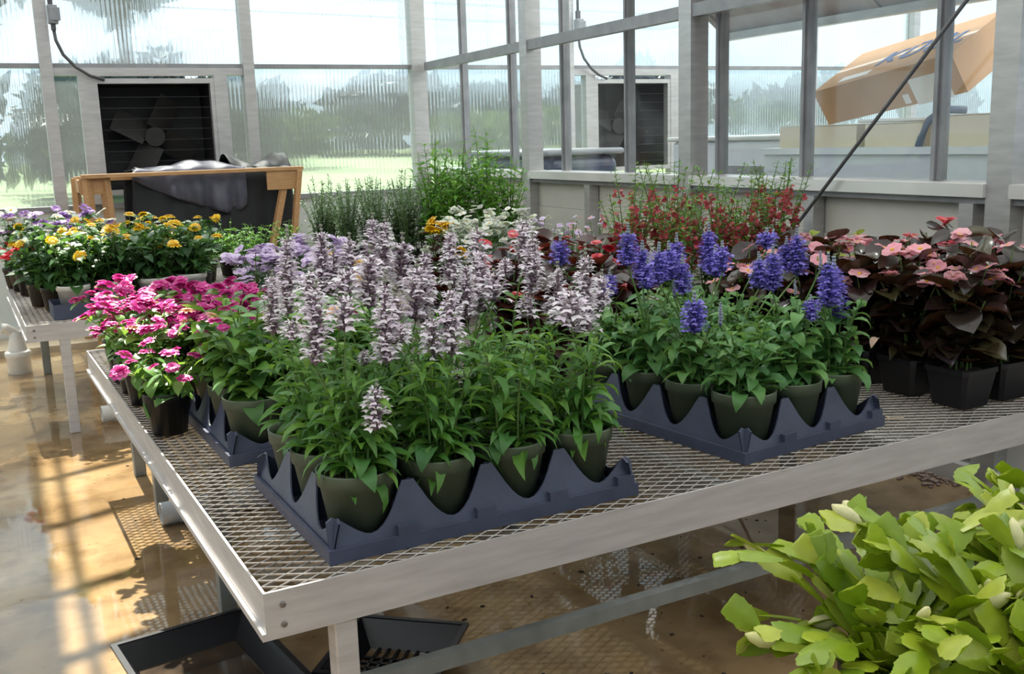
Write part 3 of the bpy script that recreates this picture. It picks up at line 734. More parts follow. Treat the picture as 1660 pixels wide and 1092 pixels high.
# ================================================================= ZINNIAS (left edge of the bench)
def bush(name, label, cat, P, rz, pot, soil, group, leaves, rnd, ns, h, spread, gap, Ls, blooms=(), el=(-.3, .5), joined=False, soil_z=.098, axil=1, bl_el=(.6, 1.5), stemr=.0024, tip_leaf=True, sc=1.0):
    """generic bedding plant: stems out of a pot, leaf pairs, blooms (mesh list, count, radius) at and near the stem tips"""
    t = potted(name, label, cat, P, rz, pot, soil, group)
    st = MB(); sink = MeshSink() if joined else ObjSink(t); tips = []
    for k in range(ns):
        az = 2.4*k+rnd.uniform(-.3, .3); rr = spread*math.sqrt((k+.5)/ns)
        s0 = Vector((.3*rr*math.cos(az), .3*rr*math.sin(az), soil_z)); hh = soil_z+h*(1-.35*(rr/spread)**2)*rnd.uniform(.85, 1.1)
        s1 = Vector((rr*math.cos(az), rr*math.sin(az), hh)); tips.append(s1)
        grow(sink, st, leaves, rnd, s0, s1, gap, Ls, el, stemr, .15, 2, axil)
    if joined:
        o = part('foliage', sink.mb, leaves[0][0].materials[0], t, True); o['kind'] = 'stuff'
    for (bm, n, r_) in blooms:
        for k in range(n):
            p = rnd.choice(tips)+Vector((rnd.gauss(0, .012), rnd.gauss(0, .012), rnd.uniform(-.012, .016)))
            q = Matrix.Translation(p) @ Matrix.Rotation(rnd.uniform(0, 6.3), 4, 'Z') @ Matrix.Rotation(rnd.uniform(0, .8), 4, 'X') @ Matrix.Scale(r_*rnd.uniform(.75, 1.2), 4)
            link('bloom', rnd.choice(bm), t, q)
    part('stems', st, M['stem'], t, True)
    return t
rnd = random.Random(21)
for r_ in range(3):
    for c_ in range(3):
        x, y = .105+.01+PT*(c_+.5), .645+.01+PT*(r_+.5)
        bl = [(BL['magenta'], 3 if c_ == 0 else 1, .017)]
        if (r_, c_) in ((1, 0), (2, 0), (0, 1)): bl.append((BL['peach'], 2, .018))
        bush('potted_zinnia', 'leafy green zinnia, %s row behind the pale salvia tray, %s from the bench edge' % (ORD[r_], ORD[c_]), 'potted plant', L(x, y, .010), DB, POTM, SOIL, 'leafy zinnias in the third tray', LS['zinnia'], rnd,
             8, .21, .095, .030, (.085, .055), bl, (-.5, .5))
for k, (x, y) in enumerate(((.048, .98), (.07, 1.17), (.20, 1.18), (.34, 1.19), (.05, 1.31), (.18, 1.33), (.31, 1.34), (.05, 1.46), (.18, 1.48), (.31, 1.50), (.05, 1.61), (.19, 1.64), (.06, 1.76))):
    bush('potted_dianthus', 'black pot heaped with magenta blooms by the bench edge', 'potted plant', L(x, y, .004), DB, POTS_, SOILS, 'magenta pots along the bench edge', LS['zinnia'], rnd,
         11, .19 if k else .12, .11, .035, (.06, .045), [(BL['magenta'], 40 if k else 14, .020)]+([(BL['peach'], 1, .02)] if k in (0, 1, 3) else []), (-.5, .4) if k else (-1.2, .1), joined=True, soil_z=.083)

# ================================================================= PETUNIAS and small flowers behind the salvia
rnd = random.Random(31)
for k, (x, y) in enumerate(((.50, 1.88), (.63, 1.86), (.76, 1.86), (.56, 2.02), (.69, 2.02), (.62, 1.70))):
    bush('potted_petunia', 'pot of lavender petunias behind the pale salvia', 'potted plant', L(x, y, .004), DB, POTS_, SOILS, 'lavender petunias behind the pale salvia', LS['pet'], rnd,
         9, .24, .10, .04, (.05, .04), [(BL['lavender'], 40, .022)], joined=True, soil_z=.083)
bush('potted_pansy', 'pot of yellow pansies peeking between the salvia spikes', 'potted plant', L(1.05, 1.62, .004), DB, POTS_, SOILS, None, LS['maroon'], rnd,
     8, .33, .06, .05, (.05, .04), [(BL['yellow'], 8, .030)], joined=True, soil_z=.083)
for k, (x, y) in enumerate(((.70, 1.72), (.82, 1.60), (.80, 1.95))):
    bush('potted_pansy', 'dark leaved pot of yellow pansies hidden behind the salvia', 'potted plant', L(x, y, .004), DB, POTS_, SOILS, 'half hidden yellow pansies', LS['maroon'], rnd,
         6, .22, .07, .05, (.05, .04), [(BL['yellow'], 4, .02)], joined=True, soil_z=.083)
for k, (x, y) in enumerate(((1.27, 1.95), (1.40, 1.95), (1.53, 1.97), (1.33, 2.1), (1.47, 2.1), (1.20, 1.82))):
    bush('potted_alyssum', 'pot of creamy white blossom at the back of the bench', 'potted plant', L(x, y, .004), DB, POTS_, SOILS, 'white blossom pots at the bench back', LS['herb'], rnd,
         12, .30, .095, .03, (.04, .03), [(BL['white'], 60, .016)], joined=True, soil_z=.083)
for k, (x, y) in enumerate(((1.66, 2.0), (1.79, 2.0), (1.92, 2.0), (1.72, 2.13), (1.87, 2.13))):
    bush('potted_phlox', 'pot of pale pink and white small flowers before the grey wall', 'potted plant', L(x, y, .004), DB, POTS_, SOILS, 'pale pink pots before the grey wall', LS['herb'], rnd,
         12, .25, .085, .035, (.035, .025), [(BL['lavender'], 10, .013), (BL['white'], 8, .012), (BL['pink'], 4, .012)], joined=True, soil_z=.083)
# dark leaved begonias between the two salvias
for k, (x, y) in enumerate(((1.00, 1.05), (1.16, 1.10), (1.31, 1.12), (1.08, 1.25), (1.24, 1.27), (1.40, 1.24), (1.00, .84), (1.16, .86), (1.32, .90))):
    bush('potted_maroon_begonia', 'maroon leaved begonia with red flowers between the salvias', 'potted plant', L(x, y, .004), DB, POTS_, SOILS, 'maroon begonias between the salvias', LS['maroon'], rnd,
         6, .24 if y < .95 else .29, .085, .045, (.075, .07), [(BL['red' if k % 2 else 'coral'], 3, .020)], (-.1, .6), soil_z=.083, axil=0)
# tall red flowered plants
def red_plant(P, rnd, tall):
    t = potted('potted_penstemon', 'tall airy plant with small crimson flowers before the window sill', 'potted plant', P, DB, POTS_, SOILS, 'tall crimson plants by the window wall')
    st = MB(); sk = MeshSink(); fm = MB()
    for k in range(11):
        az = 2.4*k; rr = .11*math.sqrt((k+.5)/11); s0 = Vector((.3*rr*math.cos(az), .3*rr*math.sin(az), .083))
        s1 = Vector((rr*math.cos(az), rr*math.sin(az), tall*rnd.uniform(.72, 1.08)))
        pts = grow(sk, st, LS['redplant'], rnd, s0, s1, .017, (.048, .024), (-.2, .7), .0018, .06, 2, 1, 1.0)
        for j in range(12):
            p = at_curve(pts, rnd.uniform(.50, .84))
            f_ = rnd.uniform(.013, .020); A = orient(p, rnd.uniform(0, 6.3), rnd.uniform(-.7, .2), rnd.uniform(-.6, .6))
            petal(fm, A, f_*1.1, f_*.8, .2); petal(fm, A@Matrix.Translation((f_*.8, 0, 0)) @ Matrix.Rotation(1.1, 4, 'Y'), f_*.8, f_*1.1, .3)
            petal(fm, A@Matrix.Translation((f_*.8, 0, 0)) @ Matrix.Rotation(-.9, 4, 'Y'), f_*.7, f_*1.0, .3)
    o = part('foliage', sk.mb, M['zinnia_leaf'], t, True); o['kind'] = 'stuff'
    o = part('florets', fm, M['red_dull'], t); o['kind'] = 'stuff'
    part('stems', st, M['stem'], t, True)
for k, (x, y) in enumerate(((1.50, 1.20), (1.63, 1.15), (1.76, 1.10), (1.88, 1.05), (1.57, 1.02), (1.72, .97), (1.86, .92), (1.60, 1.32), (1.75, 1.28))):
    red_plant(L(x, y, .004), rnd, .53 if k != 0 else .47)
bush('potted_coleus', 'lime and bronze leaved plant beside the red flowers', 'potted plant', L(1.83, .76, .004), DB, POTS_, SOILS, None, LS['lime'], rnd, 9, .27, .09, .04, (.05, .04), (), (0, .7), soil_z=.083)
bush('potted_coleus', 'lime leaved plant behind the bronze begonias', 'potted plant', L(1.97, .72, .004), DB, POTS_, SOILS, None, LS['lime'], rnd, 9, .25, .09, .04, (.05, .04), (), (0, .7), soil_z=.083)
# bronze begonias with pink flowers, black square pots
k = 0
for y in (.125, .27, .415, .56):
    for x in (1.70, 1.835, 1.97):
        kk = BL['pink'] if (x < 1.9 or y < .3) else BL['coral']
        bush('potted_bronze_begonia', 'bronze begonia pot, %s row from bench rim, %s from the blue salvia' % (ORD[k//3], ORD[k % 3]), 'potted plant', L(x, y, .003), DB, POTQ, SOILS, 'bronze begonias at the bench end', LS['begonia'], rnd,
             8, .29, .085, .040, (.085, .07), [(kk, 13, .022)], (-.5, .7), soil_z=.078, axil=0); k += 1
for (x, y) in ((1.56, .47), (1.545, .62), (1.58, .75), (1.70, .72)):
    bush('potted_bronze_begonia', 'bronze begonia with pink flowers tucked behind the blue salvia', 'potted plant', L(x, y, .003), DB, POTQ, SOILS, 'begonias behind the blue salvia', LS['begonia'], rnd,
         7, .25, .085, .045, (.08, .065), [(BL['pink'], 8, .020)], (-.5, .7), soil_z=.078, axil=0)
lf = leaf_np(.05, .02, 1.2, .6)
tag(part('dry_leaf', MB().add(lf[0].tolist(), lf[1]), mat('dry_leaf', (.42, .30, .22), (.35, .24, .18), rough=.8), T=Matrix.Translation(L(1.55, .26, .135)) @ Matrix.Rotation(R(20), 4, 'Z') @ Matrix.Rotation(R(-35), 4, 'Y')), 'dried tan leaf caught against the bronze begonia', 'leaf')

tag(part('dry_twig', MB().tube([L(1.44, .14, .004), L(1.47, .12, .006), L(1.50, .115, .004)], .0018, 5).tube([L(1.465, .122, .005), L(1.455, .16, .018)], .0014, 5), mat('dry_straw', (.55, .44, .30), (.45, .35, .22), rough=.8)), 'dry straw coloured twig on the mesh beside the blue salvia tray', 'twig')

# ================================================================= PLANTS ON THE FAR BENCH
rnd = random.Random(41)
k = 0
for (x, y) in ((.20, .16), (.36, .20), (.52, .18), (.68, .22), (.14, .34), (.29, .38), (.45, .38), (.60, .40), (.76, .42), (.10, .52), (.34, .56), (.52, .58), (.70, .60)):
    bush('potted_lantana', 'white pot of yellow blooms on the far bench' if y < .3 else 'yellow blooming pot massed behind the white pots', 'potted plant', LF(x, y, .012 if y < .3 else .004), DB, POTW if y < .3 else POTS_, SOIL if y < .3 else SOILS,
         'white pots of yellow blooms' if y < .3 else 'yellow bloomers on the far bench', LS['far'], rnd, 11, .24 if y < .3 else .27, .13, .035, (.085, .06), [(BL['yellow'], 7, .025)], (-.5, .5), joined=True); k += 1
tr = thing('nursery_flat', 'dark flat under the white pots of yellow blooms', 'tray'); tr.matrix_basis = FMAT @ Matrix.Translation((.11, .075, BZ))
part('flat_wall', MB().box(0, .66, 0, .004, 0, .06).box(0, .66, .20, .204, 0, .06).box(0, .004, .004, .2, 0, .06).box(.656, .66, .004, .2, 0, .06), M['tray'], tr)
part('flat_base', MB().box(.004, .656, .004, .2, .001, .006), M['tray'], tr)
for k, (x, y) in enumerate(((.02, .95), (.18, 1.0), (.34, 1.02), (.0, 1.15), (.16, 1.2), (.32, 1.22), (.08, 1.33), (-.02, 1.3), (.24, 1.35))):
    bl = [(BL['violet'], 8, .03), (BL['white'], 5, .028)] if k not in (0, 3) else [(BL['red'], 8, .035)]
    bush('potted_petunia', ('pot of purple and white petunias by the ribbed end wall' if k not in (0, 3) else 'pot of bright red petunias at the bench corner'), 'potted plant', LF(x+.06, y, .004), DB, POTS_, SOILS,
         'petunias by the ribbed end wall' if k not in (0, 3) else 'red petunias', LS['far'], rnd, 9, .27 if k not in (0, 3) else .14, .10, .04, (.07, .05), bl, joined=True, soil_z=.083)
for k, (x, y) in enumerate(((1.03, 1.0), (1.20, 1.05), (1.36, 1.08), (.88, .85), (1.05, .78))):
    bush('potted_fern', 'bushy green pot beneath the wooden stand', 'potted plant', LF(x, y, .004), DB, POTS_, SOILS, 'green pots beneath the wooden stand', LS['pepper'], rnd, 10, .20, .11, .03, (.06, .035), (), joined=True, soil_z=.083)
for k, (x, y) in enumerate(((1.50, .90), (1.62, .82), (1.74, .75), (1.86, .68), (1.56, .66), (1.70, .58), (1.84, .52), (1.60, 1.05), (1.78, .95), (1.95, .85), (1.98, .62))):
    bush('potted_herb', 'grey green upright herb on the far bench', 'potted plant', LF(x, y, .004), DB, POTS_, SOILS, 'grey green herbs on the far bench', LS['herb'], rnd, 15, .40, .115, .016, (.055, .026), (), (-.2, .8), joined=True, soil_z=.083)
for k, (x, y) in enumerate(((1.93, .40), (2.05, .34), (2.17, .30), (1.98, .24), (2.11, .16), (2.25, .20), (2.06, .52))):
    bush('potted_pepper', 'tall bright green leafy plant in the corner', 'potted plant', LF(x, y, .004), DB, POTS_, SOILS, 'tall green plants in the corner', LS['pepper'], rnd, 12, (.60 if k < 3 else .48), .12, .026, (.085, .05), (), (-.2, .7), joined=True, soil_z=.083)

# ================================================================= WOODEN STAND WITH CLOTHS
t = thing('wooden_stand', 'raw wooden trestle stand in front of the fan', 'stand', (0, 0, 0))
SX0, SX1, SY, SZ = .40, 1.60, 6.02, .985
bevel(boxpart('top_board', (SX0-.02, SX1, SY-.02, SY+.05, SZ-.022, SZ), M['wood'], t), .003)
bevel(boxpart('back_board', (SX0-.04, SX1-.05, SY+.30, SY+.34, SZ-.045, SZ-.015), M['wood'], t), .003)
def slat(p, q, wd, th, nm):
    p = Vector(p); q = Vector(q); d = (q-p); ln = d.length
    T = Matrix.Translation(p) @ d.to_track_quat('Z', 'Y').to_matrix().to_4x4()
    bevel(boxpart(nm, (-wd/2, wd/2, -th/2, th/2, 0, ln), M['wood'], t, T), .003)
slat((SX0+.005, SY+.02, 0), (SX0+.01, SY+.015, SZ-.022), .05, .035, 'leg')
slat((SX0-.05, SY+.33, 0), (SX0-.03, SY+.32, SZ-.022), .05, .035, 'leg')
slat((SX0+.13, SY+.05, 0), (SX0+.10, SY+.03, SZ-.022), .055, .035, 'leg')
slat((SX1-.34, SY+.03, 0), (SX1-.10, SY+.03, SZ-.06), .06, .035, 'leg')
slat((SX1-.30, SY+.30, 0), (SX1-.06, SY+.30, SZ-.04), .06, .035, 'leg')
slat((SX1-.12, SY-.005, 0+.3), (SX1-.025, SY-.005, SZ-.022), .055, .03, 'leg')
bevel(boxpart('gusset', (SX1-.22, SX1-.02, SY-.012, SY+.0, SZ-.13, SZ-.022), M['wood'], t), .002)
bevel(boxpart('gusset', (SX0-.03, SX0+.10, SY+.02, SY+.035, SZ-.11, SZ-.022), M['wood'], t), .002)
bevel(boxpart('end_rail', (SX0-.035, SX0+.0, SY+.05, SY+.30, SZ-.10, SZ-.03), M['wood'], t), .002)
bevel(boxpart('end_rail', (SX1-.07, SX1-.035, SY+.05, SY+.30, SZ-.10, SZ-.03), M['wood'], t), .002)
def drape(name, label, x0, x1, front, back, m, fold, seed, bulge=0, y0=SY-.03, nu=60):
    rnd = random.Random(seed); mb = MB(); ph = [rnd.uniform(0, 6.3) for _ in range(5)]
    nv = 30; y1 = SY+.34
    for i in range(nu+1):
        u = i/nu; x = x0+(x1-x0)*u
        f = front(u); b = back(u)
        w_ = fold*(math.sin(u*17+ph[0])+.6*math.sin(u*31+ph[1])+.4*math.sin(u*53+ph[2]))
        for j in range(nv+1):
            v = j/nv
            if v < .38:      # front fall
                k = v/.38; z = SZ+.008-(1-k)*f; y = y0-.02-w_*(1-k)*.8-.03*(1-k)*math.sin(k*PI)-.012
            elif v < .72:    # over the top
                k = (v-.38)/.34; z = SZ+.010+bulge*math.sin(k*PI)*(.6+.4*math.sin(u*7+ph[3]))+.006*math.sin(u*23+k*6); y = y0-.032+(y1-y0+.07)*k
            else:
                k = (v-.72)/.28; z = SZ+.010-k*b; y = y1+.038+w_*.5*k
            mb.v.append((x+.02*math.sin(v*7+ph[4])*(1-u), y, z)); mb.n += 1
    for i in range(nu):
        for j in range(nv):
            a = i*(nv+1)+j; mb.f.append((a, a+nv+1, a+nv+2, a+1)); mb.mi.append(0)
    o = part(name, mb, m, None, True); s = o.modifiers.new('thick', 'SOLIDIFY'); s.thickness = .003
    return tag(o, label, 'cloth')
drape('plastic_sheet', 'slate grey plastic sheet swagged over the wooden stand', .66, 1.28, lambda u: .03+.27*u**.7*(1-.25*max(0, u-.85)/.15), lambda u: .35, M['cloth_grey'], .034, 3, .045, SY+.115)
drape('black_cloth', 'black cloth hanging down over the wooden stand',   .64, 1.56, lambda u: .52 if u < .62 else .60+.1*u, lambda u: .5, M['cloth_dark'], .012, 5, .004, SY+.15)
drape('black_hood', 'rounded black cloth heap on top of the stand', 1.20, 1.56, lambda u: .02, lambda u: .3, M['cloth_dark'], .012, 6, .075, SY+.16)

# ================================================================= FANS, CABLES, JUNCTION BOX
def fan(label, x0, x1, z0, z1):
    t = thing('exhaust_fan', label, 'fan', (0, 0, 0)); y = EY-.045
    for nm, b in (('outer_frame', (x0-.105, x0-.025, y, y+.075, .795, 1.548)), ('outer_frame', (x1+.025, x1+.105, y, y+.075, .795, 1.548))): boxpart(nm, b, M['alu'], t)
    fr = MB().box(x0-.025, x0, y+.005, y+.06, z0, z1).box(x1, x1+.025, y+.005, y+.06, z0, z1).box(x0-.025, x1+.025, y+.005, y+.06, z1, z1+.03).box(x0-.025, x1+.025, y+.005, y+.06, z0-.03, z0)
    part('inner_frame', fr, M['alu'], t)
    part('housing', MB().box(x0, x1, y+.40, y+.41, z0, z1).box(x0-.01, x0, y+.06, y+.41, z0, z1).box(x1, x1+.01, y+.06, y+.41, z0, z1).box(x0, x1, y+.06, y+.41, z1, z1+.01).box(x0, x1, y+.06, y+.41, z0-.01, z0), M['fan_dark'], t)
    cx, cz = (x0+x1)/2, (z0+z1)/2
    for k in range(4):
        T = Matrix.Translation((cx, y+.25, cz)) @ Matrix.Rotation(k*PI/2+.5, 4, 'Y') @ Matrix.Rotation(.5, 4, 'X')
        part('blade', MB().box(.05, .26, -.004, .004, -.07, .09), M['fan_inner'], t, T=T)
    part('motor', MB().lathe([(0, 0), (.06, 0), (.06, .12), (0, .12)], 16), M['fan_inner'], t, T=Matrix.Translation((cx, y+.33, cz)) @ Matrix.Rotation(PI/2, 4, 'X'))
    for k in range(9):
        zz = z0+.035+k*(z1-z0-.05)/9
        boxpart('guard_wire', (x0, x1, y+.05, y+.053, zz, zz+.003), M['fan_dark'], t)
    return t
fan('dark exhaust fan in a grey frame behind the wooden stand', .563, 1.212, .875, 1.50)
fan('dark exhaust fan in the next bay seen through the clear panes', 4.005, 4.625, .875, 1.488)
def jbox(label, x):
    t = thing('junction_box', label, 'junction box', (0, 0, 0))
    bevel(boxpart('box_body', (x, x+.055, EY-.11, EY-.05, 1.83, 1.935), M['box_grey'], t), .006)
    bevel(boxpart('box_cover', (x+.01, x+.066, EY-.118, EY-.11, 1.845, 1.92), M['box_grey'], t), .004)
    boxpart('gland', (x+.012, x+.038, EY-.095, EY-.065, 1.795, 1.83), M['cable'], t)
    boxpart('gland', (x+.008, x+.034, EY-.095, EY-.065, 1.935, 1.99), M['cable'], t)
    pts = [(x+.025, EY-.08, 1.80), (x+.03, EY-.085, 1.74), (x+.06, EY-.09, 1.66), (x+.12, EY-.09, 1.59), (x+.19, EY-.08, 1.545), (x+.27, EY-.06, 1.52)]
    part('conduit', MB().tube(pts, .0095, 8), M['cable'], t, True)
    part('conduit', MB().tube([(x+.02, EY-.08, 1.98), (x+.02, EY-.08, 2.4)], .0095, 8), M['cable'], t, True)
jbox('grey junction box with curved black conduit on the ribbed wall post', .332)
jbox('grey junction box with conduit beside the fan in the next bay', 3.80)
c_ = tag(part('brace_cable', MB().tube([(WX-.04, 3.60, .03), (WX-.04, 2.86, .77), (WX-.04, 2.09, 1.54)], .0065, 8), M['cable'], smooth=True), 'thin diagonal brace rod across the window wall', 'brace')

# ================================================================= NEXT BAY: white bin, cartons, cardboard box, vent sash
t = thing('white_bin', 'long white sheet metal bin behind the window sill carrying cartons', 'bin', (0, 0, 0))
boxpart('bin_body', (2.95, 3.85, 1.45, 3.50, 0, 1.005), M['white_board'], t); boxpart('bin_lid', (2.93, 3.87, 1.43, 3.52, 1.005, 1.03), M['white_board'], t)
boxpart('handle_slot', (2.935, 2.95, 2.75, 2.95, .90, .91), M['alu_dark'], t); boxpart('handle_slot', (2.935, 2.95, 2.30, 2.45, .90, .91), M['alu_dark'], t)
def carton(label, T, a, b, h, m=M['card_pale'], open_=False):
    t = thing('carton', label, 'carton'); t.matrix_basis = T
    part('carton_body', MB().box(0, a, 0, b, 0, h), m, t)
    boxpart('flap', (-.002, a/2-.002, -.001, b, h+.0015, h+.005), m, t); boxpart('flap', (a/2+.002, a+.002, -.001, b, h+.0015, h+.005), m, t)
    return t
def TZ(x, y, z, a): return Matrix.Translation((x, y, z)) @ Matrix.Rotation(R(a), 4, 'Z')
carton('flat pale carton on the white bin under the tilted box', TZ(3.03, 3.05, 1.03, 3), .40, .42, .085)
carton('second flat pale carton on the white bin near the blue strap', TZ(3.02, 2.72, 1.03, -3), .42, .29, .085)
carton('third pale carton on the white bin beside the wall post', TZ(3.02, 2.33, 1.03, 2), .40, .34, .105)
carton('fourth pale carton on the white bin past the wall post', TZ(3.02, 1.95, 1.03, -2), .40, .34, .11)
# tilted cardboard box with blue lettering
FLp = Vector((3.15, 3.43, 1.26)); FRp = Vector((3.15, 2.72, 1.36)); BLp = Vector((3.45, 3.45, 1.425))
ex = (FRp-FLp); LX = ex.length; ex.normalize(); ey = (BLp-FLp); ey = ey-ex*ey.dot(ex); LY = ey.length; ey.normalize(); ez = ex.cross(ey)
TB = Matrix.Translation(FLp) @ Matrix((ex, ey, ez)).transposed().to_4x4()
t = thing('cardboard_box', 'large tilted brown cardboard box with blue lettering on the carton pile', 'box'); t.matrix_basis = TB
HB = .160
tag(bevel(part('foam_block', MB().box(3.10, 3.38, 2.78, 3.12, 1.1225, 1.136), M['paper']), .006), 'thin white foam slab under the tilted cardboard box', 'foam')
part('box_body', MB().box(0, LX, 0, LY, -HB, 0), M['card'], t)
boxpart('tape', (-.001, LX+.001, LY*.46, LY*.54, -.001, .0006), mat('tape', (.55, .37, .22), (.5, .33, .19), rough=.35), t)
boxpart('paper_label', (.12, .28, .03, .075, .0005, .0015), M['paper'], t)
boxpart('paper_label', (LX-.23, LX-.06, -.002, -.0005, -.165, -.055), M['paper'], t)
boxpart('barcode', (LX-.10, LX-.085, -.003, -.0018, -.115, -.075), M['box_grey'], t)
boxpart('paper_label', (LX-.285, LX-.255, -.002, -.0005, -.15, -.11), M['paper'], t)
fc = bpy.data.curves.new('lettering', 'FONT'); fc.body = 'K\u00dc\u00dcL'; fc.size = .135; fc.shear = .25; fc.extrude = .0006; fc.offset = .004; fc.space_character = 1.15
fc.materials.append(M['ink']); fo = link('lettering', fc)
lm = bpy.data.meshes.new_from_object(fo.evaluated_get(bpy.context.evaluated_depsgraph_get())); bpy.data.objects.remove(fo)
link('lettering', lm, t, Matrix.Translation((.25, .115, .0015)) @ Matrix.Diagonal((1.12, 1, 1, 1)))
tag(part('blue_strap', MB().tube([(2.985, 2.70, 1.03), (2.985, 2.69, 1.06), (2.99, 2.665, 1.12), (3.02, 2.63, 1.158), (3.08, 2.58, 1.155)], .014, 8), mat('strap', (.10, .14, .22), (.16, .20, .28), rough=.4), smooth=True), 'slate blue hose looped over the pale cartons', 'hose')
# pale tank and navy bin further back in the next bay
t = thing('pale_tank', 'pale grey equipment cabinet between the window muntins', 'cabinet', (0, 0, 0))
bevel(boxpart('cabinet_body', (3.35, 4.0, 3.62, 4.75, 0, 1.06), M['white_board'], t), .02); boxpart('vent_slot', (3.343, 3.352, 3.95, 4.32, .885, .935), M['box_grey'], t)
bevel(boxpart('cabinet_top', (3.33, 4.02, 3.60, 4.77, 1.06, 1.085), M['sill'], t), .008)
t = thing('navy_bin', 'navy blue plastic bin with rounded corners behind the glass', 'bin', (0, 0, 0))
bevel(boxpart('bin_body', (2.85, 3.35, 5.28, 6.35, 0, 1.0), M['navy'], t), .07, 5)
bevel(boxpart('bin_rim', (2.83, 3.37, 5.26, 6.37, 1.0, 1.035), M['box_grey'], t), .015, 3)
# hinged vent sash pushed outward above the boxes
t = thing('vent_sash', 'grimy hinged vent sash standing open above the cartons', 'vent', (0, 0, 0))
def slab(nm, pts, th, m):
    pts = [Vector(p) for p in pts]; nrm = (pts[1]-pts[0]).cross(pts[3]-pts[0]).normalized()*th
    vs = pts+[p+nrm for p in pts]
    part(nm, MB().add(vs, [(3, 2, 1, 0), (4, 5, 6, 7), (0, 1, 5, 4), (1, 2, 6, 5), (2, 3, 7, 6), (3, 0, 4, 7)]), m, t)
slab('sash_sheet', [(2.74, 1.3, 2.02), (3.28, 1.3, 1.58), (3.28, 4.2, 1.58), (2.74, 4.2, 2.02)], .006, M['dirty'])
boxpart('sash_rail', (3.26, 3.30, 1.3, 4.2, 1.545, 1.58), M['alu'], t)
for y in (4.19, 3.2, 2.2):
    slab('sash_bar', [(2.74, y-.02, 2.0), (3.28, y-.02, 1.565), (3.28, y+.02, 1.565), (2.74, y+.02, 2.0)], .012, M['alu'])
# posts of the far side of the next bay
wf = struct(link('wall_far', None))
for y in (5.6, 4.2, 2.9, 1.6): boxpart('post', (8.3, 8.4, y-.05, y+.05, 0, 2.5), M['alu'], wf)
boxpart('rail', (8.3, 8.4, 1, 6.6, 1.58, 1.62), M['alu_dark'], wf); boxpart('rail', (8.3, 8.4, 1, 6.6, 0, .9), M['knee_end'], wf)

# ================================================================= FLOOR CLUTTER
def flat(label, T, a, b, h, grid):
    t = thing('seed_flat', label, 'tray'); t.matrix_basis = T
    s = .03
    mb = MB()
    o_ = [(0, 0), (a, 0), (a, b), (0, b)]; i_ = [(s, s), (a-s, s), (a-s, b-s), (s, b-s)]
    for k in range(4):
        p, q, p2, q2 = o_[k], o_[(k+1) % 4], i_[k], i_[(k+1) % 4]
        mb.add([(*p, h), (*q, h), (*q2, .004), (*p2, .004)], [(0, 1, 2, 3)])
    part('side_wall', mb, M['tray_black'], t).modifiers.new('thick', 'SOLIDIFY').thickness = .003
    part('rim', MB().box(-.012, a+.012, -.012, 0, h-.004, h+.003).box(-.012, a+.012, b, b+.012, h-.004, h+.003).box(-.012, 0, 0, b, h-.004, h+.003).box(a, a+.012, 0, b, h-.004, h+.003), M['tray_black'], t)
    if grid:
        mb = MB()
        for k in range(1, int((a-2*s)/.022)): mb.box(s+k*.022-.003, s+k*.022+.003, s, b-s, .002, .008)
        for k in range(1, int((b-2*s)/.022)): mb.box(s, a-s, s+k*.022-.003, s+k*.022+.003, .002, .008)
        part('base_grid', mb, M['tray_black'], t)
    else:
        part('base', MB().box(s, a-s, s, b-s, .001, .004), M['tray_black'], t)
        part('wet_grit', MB().box(s, a-s, s, b-s, .004, .007), mat('wet_muck', (.05, .036, .024), (.018, .014, .011), rough=.08, scale=22), t)
    return t
flat('black seed flat holding wet grit on the floor beside the bench leg', TZ(.171, 1.749, 0, 8), .275, .45, .06, False)
flat('black mesh bottomed seed flat on the floor under the bench', TZ(.462, 1.876, 0, -39), .235, .235, .06, True)
def pipe(name, label, pts, r, m):
    t = thing(name, label, 'pipe', (0, 0, 0))
    part('pipe_run', MB().tube(pts, r, 18, cap=False), m, t, True).modifiers.new('wall', 'SOLIDIFY').thickness = .006
    p, q = Vector(pts[0]), Vector(pts[1]); d = (q-p).normalized()
    part('collar', MB().tube([p+d*.05, p+d*.10], r*1.12, 18), m, t, True)
    return t
p0 = BMAT@Vector((.10, 1.62, .037)); p1 = BMAT@Vector((1.9, 1.62, .037))
pipe('heating_pipe', 'grey plastic pipe lying on the floor under the salvia bench', [p0, p1], .034, M['pvc_grey'])
p0 = BMAT@Vector((.10, 2.95, .045)); p1 = BMAT@Vector((1.9, 2.95, .045))
pipe('heating_pipe', 'pale plastic pipe on the floor between the two benches', [p0, p1], .034, M['pvc'])
t = thing('drain_standpipe', 'white plastic standpipe with coupling on the wet floor', 'pipe', (-.03, 5.72, 0))
part('coupling', MB().lathe([(.055, 0), (.058, .01), (.058, .08), (.062, .085), (.062, .11), (.05, .118), (.05, .10)], 24), M['pvc'], t, True)
part('standpipe', MB().lathe([(.050, .10), (.046, .125), (.034, .17), (.030, .215), (.024, .215), (.024, .12)], 24), M['pvc'], t, True)
part('elbow', MB().tube([(.0, 0, .19), (-.012, 0, .215), (-.04, 0, .235), (-.06, 0, .238)], .026, 16), M['pvc'], t, True)
rnd = random.Random(61); gm = MB()
for k in range(260):
    x = WX-.04-abs(rnd.gauss(0, .05)); y = rnd.uniform(2.1, 2.65); s = rnd.uniform(.002, .007)
    gm.box(x-s, x+s, y-s, y+s, 0, s*1.2, T=None)
tag(part('gravel', gm, M['grit']), 'brown grit washed up along the wall base', 'grit')['kind'] = 'stuff'
rnd = random.Random(62); gm = MB()
